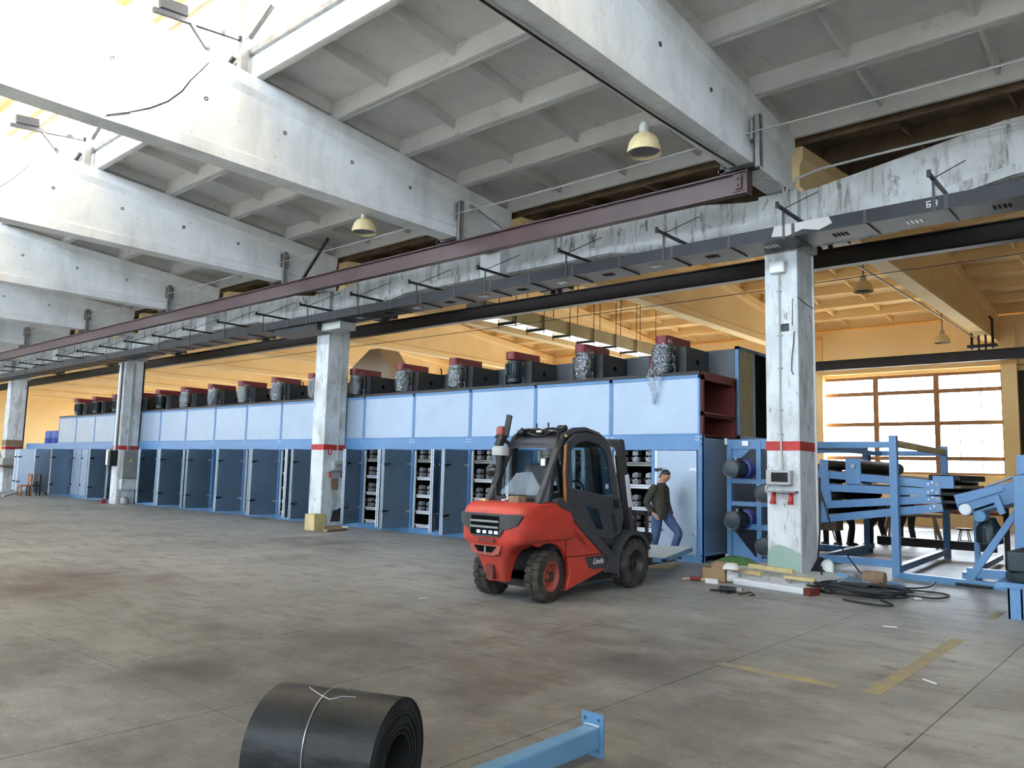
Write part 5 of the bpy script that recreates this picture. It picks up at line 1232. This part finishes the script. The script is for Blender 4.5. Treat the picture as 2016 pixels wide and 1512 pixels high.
lay_board('plank','wood_brown',fp(640,1047),fp(680,1044),0.14,0.05,'short brown plank in front of the stacked planks at the second column',0.0)
lay_board('plank','wood_brown',fp(628,1034),fp(668,1034),0.2,0.06,'upper brown plank of the stack at the second column',0.062)
b = MB(); A = at(690,1036,2,0.0); b.bar(A,Vector((A.x-0.45,A.y+0.9,0.75)),0.10,0.05); tag(b.build('leaning_board','wood_brown'), 'grey-brown board leaning at the right of the second column','board')
b = MB(); A = at(668,1040,2,0.0); b.cyl((A.x,A.y,0.03),(A.x+0.2,A.y+0.15,0.03),0.03,8); tag(b.build('pipe_offcut','white_plastic'), 'short white pipe offcut among the planks','pipe')
# third column: electric cabinets
X3 = XC-25.8; F3 = X3+0.28
ec = empty('electric_cabinet', (F3,13.0,0.9), 'large grey electric cabinet with yellow warning mark on the third column', 'electrical box')
b = MB(); b.box(F3,F3+0.30,12.72,13.30,0.98,2.02); b.build('cabinet','box_grey',ec,bevel=0.01)
b = MB(); b.prism([(12.92,1.58),(13.06,1.58),(12.99,1.70)],'x',F3+0.30,F3+0.306); b.build('warning_triangle','warn_yellow',ec)
b = MB()
for y in (12.86,12.98,13.1): b.cyl((F3+0.30,y,1.88),(F3+0.315,y,1.88),0.02,8)
b.build('lamps','pulley_red',ec)
b = MB(); b.box(F3,F3+0.2,12.75,13.3,0.55,0.95); b.build('lower_box','column_paint',ec)
es = empty('switch_cabinet', (X3,12.5,1.4), 'white box with black switch gear at the front of the third column', 'electrical box')
b = MB(); b.box(X3-0.3,X3+0.05,12.42,12.65,1.45,2.02); b.build('box','white_plastic',es,bevel=0.01)
b = MB(); b.box(X3+0.02,X3+0.24,12.36,12.65,1.42,2.0); b.build('switch','black_plastic',es,bevel=0.02)
b = MB(); b.tube([(X3+0.1,12.4,1.42),(X3+0.14,12.4,1.25),(X3+0.2,12.42,1.42)],0.02,6); b.build('cable','black_plastic',es)
for (x,r,mt,lab) in ((X3+0.02,0.035,'white_plastic','white pipe down the front of the third column'),(X3+0.18,0.03,'dark_steel','black pipe down the front of the third column')):
    b = MB(); b.cyl((x,12.6,2.0),(x,12.6,5.35),r,8); tag(b.build('conduit',mt), lab, 'conduit')
for (y,lab) in ((12.95,'left pale conduit on the right face of the third column'),(13.02,'right pale conduit on the right face of the third column')):
    b = MB(); b.cyl((F3+0.02,y,2.0),(F3+0.02,y,5.35),0.02,6); tag(b.build('conduit','grey_plastic'), lab, 'conduit')
for i,x in enumerate((X3,XC-38.7)):
    b = MB(); b.box(x+0.0,x+0.30,13.355,13.395,0,5.45); tag(b.build('steel_post','black_steel'), 'black steel post behind the %s column' % ('third' if i == 0 else 'leftmost'), 'post')
b = MB(); c_ = (F3+0.25,12.9); b.lathe([(0.12,0),(0.16,0.06),(0.15,0.2),(0.08,0.28)],(c_[0],c_[1],0),'z',12); tag(b.build('bucket','grey_steel',smooth=True), 'small round metal pot at the foot of the third column','pot')
b = MB(); b.box(X3-0.5,X3-0.3,12.4,12.6,0,0.08); b.box(X3-0.48,X3-0.32,12.42,12.58,0.08,0.16); tag(b.build('brick_stack','pulley_red'), 'two red bricks on the floor left of the third column','bricks')
# fourth column: shelf with equipment
X4 = XC-38.7
sh = empty('column_shelf', (X4,12.8,1.2), 'wooden shelf with metal equipment fixed round the leftmost column', 'shelf')
b = MB(); b.box(X4-0.4,X4+0.75,12.2,13.5,1.22,1.29); b.build('board','wood_brown',sh)
b = MB(); b.box(X4+0.1,X4+0.55,12.5,13.1,1.29,1.62); b.box(X4-0.2,X4+0.0,12.4,12.6,1.29,1.5); b.tube([(X4+0.3,12.5,1.62),(X4+0.3,12.4,1.9),(X4+0.1,12.4,1.95)],0.04,6); b.build('equipment','grey_plastic',sh)
b = MB(); b.box(X4-0.3,X4+0.3,12.63,13.37,2.22,2.5); tag(b.build('brown_wrap','wood_brown'), 'brown board wrapped round the leftmost column above its red band','board')
# chairs at the far left
def chair(px, py, lab, mt, s):
    v = at(px,py,2,0); t = empty('chair', (v.x,v.y,0), lab, 'chair')
    for dx,dy in ((-0.2,-0.2),(0.2,-0.2),(-0.2,0.2),(0.2,0.2)):
        b = MB(); b.bar((v.x+dx,v.y+dy,0),(v.x+dx*0.95,v.y+dy*0.95,0.95 if dy > 0 else 0.45),0.045); b.build('leg',mt,t)
    b = MB(); b.box(v.x-0.22,v.x+0.22,v.y-0.22,v.y+0.22,0.43,0.48); b.build('seat',mt,t)
    b = MB(); b.box(v.x-0.2,v.x+0.2,v.y+0.16,v.y+0.2,0.62,0.92); b.build('backrest',mt,t)
chair(47,977,'orange-brown wooden chair beside the leftmost column','wood_orange',1)
chair(64,976,'dark armchair next to the wooden chair at the far left','dark_steel',1)
lay_board('pale_lath','white_plastic',fp(5,978),fp(38,968),0.08,0.06,'pale lath lying on the floor at the far left')
b = MB(); v = at(88,973,2,0); b.box(v.x-0.5,v.x+0.6,v.y-0.2,v.y+0.2,0,0.08); b.bar((v.x-0.4,v.y,0.08),(v.x+0.3,v.y,0.3),0.08); tag(b.build('metal_offcuts','dark_steel'), 'dark metal offcuts on the floor near the chairs','scrap')
# ---------------------------------------------------------------- clutter round the near column
lay_board('timber','wood_pale',fp(1477,1122,0.12),fp(1563,1135,0.12),0.08,0.06,'long pale timber lying on the footing before the near column',0.16,'timber')
lay_board('timber','wood_pale',fp(1470,1130,0.1),fp(1500,1134,0.1),0.09,0.06,'short pale timber end at the left of the footing',0.10,'timber')
lay_board('timber','wood_pale',fp(1545,1139,0.1),fp(1605,1146,0.1),0.08,0.05,'pale timber sticking out at the right of the footing',0.10,'timber')
A, B_ = fp(1452,1150), fp(1596,1172)
ch = empty('white_channel', ((A[0]+B_[0])/2,(A[1]+B_[1])/2,0), 'long white sheet-metal channel with rusty end before the footing', 'channel')
b = MB(); b.bar((A[0],A[1],0.05),(B_[0],B_[1],0.05),0.24,0.10); b.build('channel','white_trim',ch,bevel=0.025)
d = (Vector(B_)-Vector(A)).normalized(); E_ = Vector(B_)+d*0.004; b = MB(); b.bar((E_.x-d.x*0.04,E_.y-d.y*0.04,0.05),(E_.x+d.x*0.06,E_.y+d.y*0.06,0.05),0.245,0.104); b.build('rusty_end','oxide_red',ch)
v = at(1405,1145,2,0)
cb_ = empty('cardboard_box', (v.x,v.y,0), 'open brown cardboard box on the floor left of the near column', 'box')
x,y = v.x, v.y; b = MB(); w,dp_,h = 0.40,0.30,0.20
b.box(x-w/2,x+w/2,y,y+0.01,0,h); b.box(x-w/2,x+w/2,y+dp_,y+dp_+0.01,0,h); b.box(x-w/2,x-w/2+0.01,y,y+dp_,0,h); b.box(x+w/2-0.01,x+w/2,y,y+dp_,0,h); b.box(x-w/2,x+w/2,y,y+dp_,0,0.01); b.build('carton','cardboard',cb_)
b = MB(); b.add([(x+w/2,y,h),(x+w/2,y+dp_,h),(x+w/2+0.2,y+dp_+0.04,h+0.0),(x+w/2+0.2,y+0.04,h-0.02)],[(0,1,2,3)]); b.add([(x-w/2,y+dp_,h),(x+w/2,y+dp_,h),(x+w/2,y+dp_+0.14,h+0.06),(x-w/2,y+dp_+0.14,h+0.06)],[(0,1,2,3)]); b.build('flap','cardboard',cb_)
# green sack: crumpled heap
v = at(1452,1122,2,0); b = MB(); rnd = random.Random(11); rings = []
for i,(r,z) in enumerate(((0.34,0.0),(0.36,0.05),(0.28,0.12),(0.16,0.19),(0.05,0.22))):
    rings.append([(v.x+r*1.25*math.cos(t)*(1+rnd.uniform(-0.18,0.18)),v.y+r*0.8*math.sin(t)*(1+rnd.uniform(-0.18,0.18)),max(0,z+rnd.uniform(-0.02,0.03))) for t in [2*PI*k/16 for k in range(16)]])
b.loft(rings); sk_ = tag(b.build('green_sack','bag_green',smooth=True), 'crumpled green plastic sack behind the cardboard box','sack')
b = MB(); b.loft([[(v.x-0.5,v.y+0.2,0.0),(v.x-0.1,v.y+0.25,0.0),(v.x-0.15,v.y+0.1,0.09)],[(v.x-0.75,v.y+0.35,0.0),(v.x-0.5,v.y+0.4,0.0),(v.x-0.6,v.y+0.3,0.05)]]); b.build('sack_tail','bag_green',sk_)
def helmet(px, py, lab, mt, rot, dark):
    v = at(px,py,2,0); t = empty('welding_helmet', (v.x,v.y,0), lab, 'helmet')
    b = MB(); rings = []
    for i,(rad,z) in enumerate(((0.10,0.0),(0.13,0.04),(0.138,0.10),(0.135,0.17),(0.115,0.23),(0.075,0.27),(0.02,0.285))):
        rings.append([(v.x+rad*math.cos(a),v.y+rad*math.sin(a)+0.10*z,0.006+z) for a in [rot-PI/2+PI*1.15*(k/12-0.5) for k in range(13)]])
    b.loft(rings,close=False,caps=False)
    o = b.build('shell',mt,t,smooth=True); so = o.modifiers.new('thick','SOLIDIFY'); so.thickness = 0.012
    b = MB(); a = -PI/2+rot; b.obox((v.x+0.138*math.cos(a),v.y+0.138*math.sin(a)+0.015,0.15),(0.11,0.02,0.06),Matrix.Rotation(rot,3,'Z')); b.build('visor','black_gloss' if dark else 'grey_plastic',t)
helmet(1438,1146,'upturned white face shield beside the cardboard box','white_plastic',0.5,False)
helmet(1632,1137,'white welding helmet at the right foot of the near column','white_plastic',-0.9,True)
b = MB(); v = at(1607,1130,2,0.03); b.lathe([(0.02,0.0),(0.24,0.01),(0.26,0.03),(0.22,0.05)],(0,0,0),'z',24); o = b.build('rubber_disc','cable_black',smooth=True,origin=(0,0,0)); o.location = (v.x,v.y-0.1,0.16); o.rotation_euler = (0.5,0.3,0); WL[o] = (v.x,v.y,0.1)
tag(o,'black round cover leaning against the near column foot','cover')
# hand grinder, tape, red tool
v = at(1435,1168,2,0); gr = empty('angle_grinder', (v.x,v.y,0), 'dark angle grinder with tangled lead beside the white channel', 'power tool')
b = MB(); b.cyl((v.x-0.13,v.y,0.05),(v.x+0.10,v.y+0.05,0.05),0.038,10); b.build('body','cable_black',gr,smooth=True)
b = MB(); b.cyl((v.x+0.10,v.y+0.05,0.05),(v.x+0.17,v.y+0.065,0.045),0.045,10); b.build('gear_head','box_grey',gr,smooth=True)
b = MB(); b.cyl((v.x+0.15,v.y+0.05,0.004),(v.x+0.15,v.y+0.05,0.012),0.075,16); b.build('disc','wood_orange',gr)
b = MB(); rnd = random.Random(4); b.tube([(v.x-0.12+0.05*i+0.03*math.sin(2.3*i), v.y+0.12*math.sin(1.7*i)-0.02, 0.014+0.012*(i%3)) for i in range(11)],0.009,5); b.tube([(v.x-0.13+0.13*math.cos(t),v.y-0.03+0.10*math.sin(t),0.012+0.004*t) for t in [0.4*i for i in range(22)]],0.009,5); b.build('lead','cable_black',gr,smooth=True)
v = at(1370,1143,2,0); rt = empty('red_clamp', (v.x,v.y,0), 'small red hand tool with pale handle left of the cardboard box', 'tool')
b = MB(); b.obox((v.x,v.y,0.035),(0.17,0.10,0.06),Matrix.Rotation(0.3,3,'Z')); b.build('head','pulley_red',rt,bevel=0.02)
b = MB(); b.bar((v.x-0.08,v.y,0.03),(v.x-0.2,v.y-0.07,0.015),0.025); b.bar((v.x+0.07,v.y,0.03),(v.x+0.24,v.y+0.05,0.03),0.03); b.build('handle','wood_pale',rt)
v = at(1405,1148,2,0); b = MB(); b.obox((v.x,v.y-0.05,0.035),(0.20,0.05,0.07),Matrix.Rotation(0.0,3,'Z')); tag(b.build('small_packet','white_plastic'), 'small white packet leaning on the cardboard box front','packet')
# heap of black cable
v = at(1690,1172,2,0); hp = empty('cable_heap', (v.x,v.y,0), 'heap of coiled black welding cable on the floor right of the near column', 'cable')
rnd = random.Random(21)
for k in range(11):
    cx_, cy_ = v.x+rnd.uniform(-0.16,0.14), v.y+rnd.uniform(-0.1,0.14); ra, rb = rnd.uniform(0.38,0.62), rnd.uniform(0.26,0.40); ph = rnd.uniform(0,6)
    b = MB(); b.tube([(cx_+ra*math.cos(t)*(1+0.08*math.sin(3*t+ph)),cy_+rb*math.sin(t)*(1+0.1*math.sin(2*t+ph)),0.016+0.011*k+0.015*math.sin(2*t+ph)**2) for t in [ph+2*PI*i/26 for i in range(25)]],0.013,6); b.build('coil','cable_black',hp,smooth=True)
for (pp,z1) in (([(1640,1135),(1700,1150),(1770,1160),(1830,1165),(1868,1172),(1845,1178),(1790,1172),(1730,1160)],0.02),([(1690,1140),(1750,1155),(1800,1158),(1830,1155),(1842,1145)],0.05),([(1660,1180),(1720,1190),(1758,1192),(1735,1182)],0.02)):
    pts = [at(px,py,2,z1) for px,py in pp]; fine = []
    for i in range(len(pts)-1):
        p0,p1,p2,p3 = pts[max(i-1,0)],pts[i],pts[i+1],pts[min(i+2,len(pts)-1)]
        for q in range(6):
            t = q/6; fine.append(0.5*((2*p1)+(-p0+p2)*t+(2*p0-5*p1+4*p2-p3)*t*t+(-p0+3*p1-3*p2+p3)*t**3))
    fine.append(pts[-1]); b = MB(); b.tube(fine,0.014,6); b.build('loose_end','cable_black',hp,smooth=True)
b = MB(); b.tube([(-4.80,13.38,1.6),(-4.78,13.3,0.8),(-4.72,13.0,0.3),(-4.5,12.6,0.05),(-4.2,12.2,0.03),(v.x-0.2,v.y+0.3,0.05)],0.014,6); b.build('riser','cable_black',hp,smooth=True)
b = MB(); A = at(1612,955,1,13.45); b.tube([A,Vector((A.x+0.2,13.6,0.6)),Vector((A.x+0.7,13.2,0.15)),Vector((v.x+0.4,v.y+0.4,0.04))],0.012,6); b.build('riser','cable_black',hp,smooth=True)
# scrap trays and a can in the heap
def tray(px, py, rot, sz, mt, lab):
    v = at(px,py,2,0); t = empty('steel_channel', (v.x,v.y,0), lab, 'steel offcut'); mr = Matrix.Rotation(rot,3,'Z'); b = MB()
    b.obox((v.x,v.y,0.01),(sz[0],sz[1],0.008),mr)
    for s in (1,-1): b.obox(Vector((v.x,v.y,0.05))+mr@Vector((0,s*sz[1]/2,0)),(sz[0],0.008,0.09),mr)
    b.build('channel',mt,t)
tray(1660,1152,0.5,(0.8,0.35),'sheet_slate_or_shaded','grey steel channel lying under the black cable heap')
tray(1745,1166,1.0,(0.55,0.14),'sheet_slate_or_shaded','short grey steel offcut at the right of the cable heap')
v = at(1722,1157,2,0); b = MB(); b.lathe([(0.11,-0.15),(0.115,-0.13),(0.115,0.13),(0.11,0.15)],(v.x,v.y,0.13),'x',16); tag(b.build('grey_can','wood_brown',smooth=True), 'grey-brown can lying in the black cable heap','can')
v = at(1658,1148,2,0); b = MB(); b.box(v.x-0.1,v.x+0.1,v.y-0.02,v.y+0.02,0.0,0.14); tag(b.build('blue_plate','beam_blue'), 'small blue steel plate standing in the cable heap','plate')
lay_board('blue_strip','beam_blue',fp(1705,1140),fp(1775,1156),0.05,0.04,'thin blue steel strip behind the cable heap')
b = MB(); v = at(1806,1180,2,0); b.obox((v.x,v.y,0.01),(0.10,0.05,0.02),Matrix.Rotation(0.7,3,'Z')); tag(b.build('paper_scrap','white_plastic'), 'white scrap on the floor at the end of the black cable','scrap')
for i,(px,py,l_) in enumerate(((1752,1234,'white scrap on the bare floor left of the yellow line'),(833,1178,'white paint fleck on the floor left of the forklift'),(1830,1342,'tiny white scrap near the right floor joint'))):
    v = at(px,py,2,0); b = MB(); b.obox((v.x,v.y,0.003),(0.14,0.02,0.006),Matrix.Rotation(0.5+i,3,'Z')); tag(b.build('floor_scrap','white_plastic'), l_, 'scrap')
# pale sheet lying on the floor below the forks
v = [at(px,py,2,0.012) for px,py in ((1225,1121),(1318,1118),(1337,1111),(1250,1108))]; b = MB(); b.prism([(p.x,p.y) for p in v],'z',0.0,0.015); tag(b.build('plywood_sheet','wood_pale'), 'pale thin board on the floor beyond the forklift front wheel','board')
# ---------------------------------------------------------------- foreground: belt roll and blue beam
P0 = Vector((-2.80,2.49,0.29)); ax = Vector((math.cos(math.radians(203)),math.sin(math.radians(203)),0)); R_ = 0.275; L_ = 0.64
br = empty('belt_roll', (P0.x+ax.x*L_/2,P0.y+ax.y*L_/2,0.0), 'roll of black rubber belting tied with wire in the foreground', 'roll')
sx_ = ax.cross(Vector((0,0,1))).normalized()
def spiral(t, r): return sx_*(math.cos(t)*r)+Vector((0,0,math.sin(t)*r))
C0 = Vector((P0.x,P0.y,R_+0.004)); vs = []; fs = []; turns = 13; nn = 40; r0 = 0.115
pitch = (R_-r0)/turns; th = pitch*0.80; rings = []; rnd = random.Random(8)
offs = [rnd.uniform(0,0.018) for _ in range(turns+2)]
for i in range(turns*nn+1):
    t = 2*PI*i/nn; r = r0+pitch*i/nn; k = i/nn; of = offs[int(k)]*(1-k%1)+offs[int(k)+1]*(k%1)
    a = C0+ax*of+spiral(t,r); b2 = C0+ax*of+spiral(t,r+th); c2 = C0+ax*(L_+of)+spiral(t,r+th); d2 = C0+ax*(L_+of)+spiral(t,r)
    rings.append([tuple(a),tuple(b2),tuple(c2),tuple(d2)])
b = MB(); b.loft(rings); b.build('belt','belt_rubber',br,smooth=True)
w_ = MB(); pts = [C0+ax*(0.33+0.03*math.sin(t))+spiral(t,R_+0.009) for t in [2*PI*i/48 for i in range(49)]]; w_.tube(pts,0.0022,6)
tp = C0+ax*0.31+spiral(1.95,R_+0.012)
w_.tube([tp,tp+spiral(1.95,0.02)+ax*0.05,tp+spiral(1.9,0.05)+ax*0.10],0.002,5); w_.tube([tp,tp+spiral(1.95,0.025)-ax*0.07,tp+spiral(1.95,0.03)-ax*0.14],0.002,5); w_.build('tie_wire','steel_bright',br,smooth=True)
bb = empty('blue_beam', (-2.68,2.6,0), 'blue box-section steel beam with end plate lying in the foreground', 'beam')
b = MB(); b.box(-2.745,-2.645,1.2,3.85,0.045,0.165); b.build('box_section','beam_blue',bb,bevel=0.01)
plate('end_plate','beam_blue',[(-2.77,0.0),(-2.62,0.0),(-2.62,0.235),(-2.77,0.235)],[arc(-2.745,0.20,0.011,0,320,7),arc(-2.65,0.20,0.011,0,320,7),arc(-2.745,0.03,0.011,0,320,7),arc(-2.65,0.03,0.011,0,320,7)],'y',3.85,3.862,bb)
b = MB(); b.tube([(-2.745,3.848,0.166),(-2.70,3.846,0.17),(-2.645,3.848,0.166)],0.007,6); b.build('weld','steel_bright',bb)
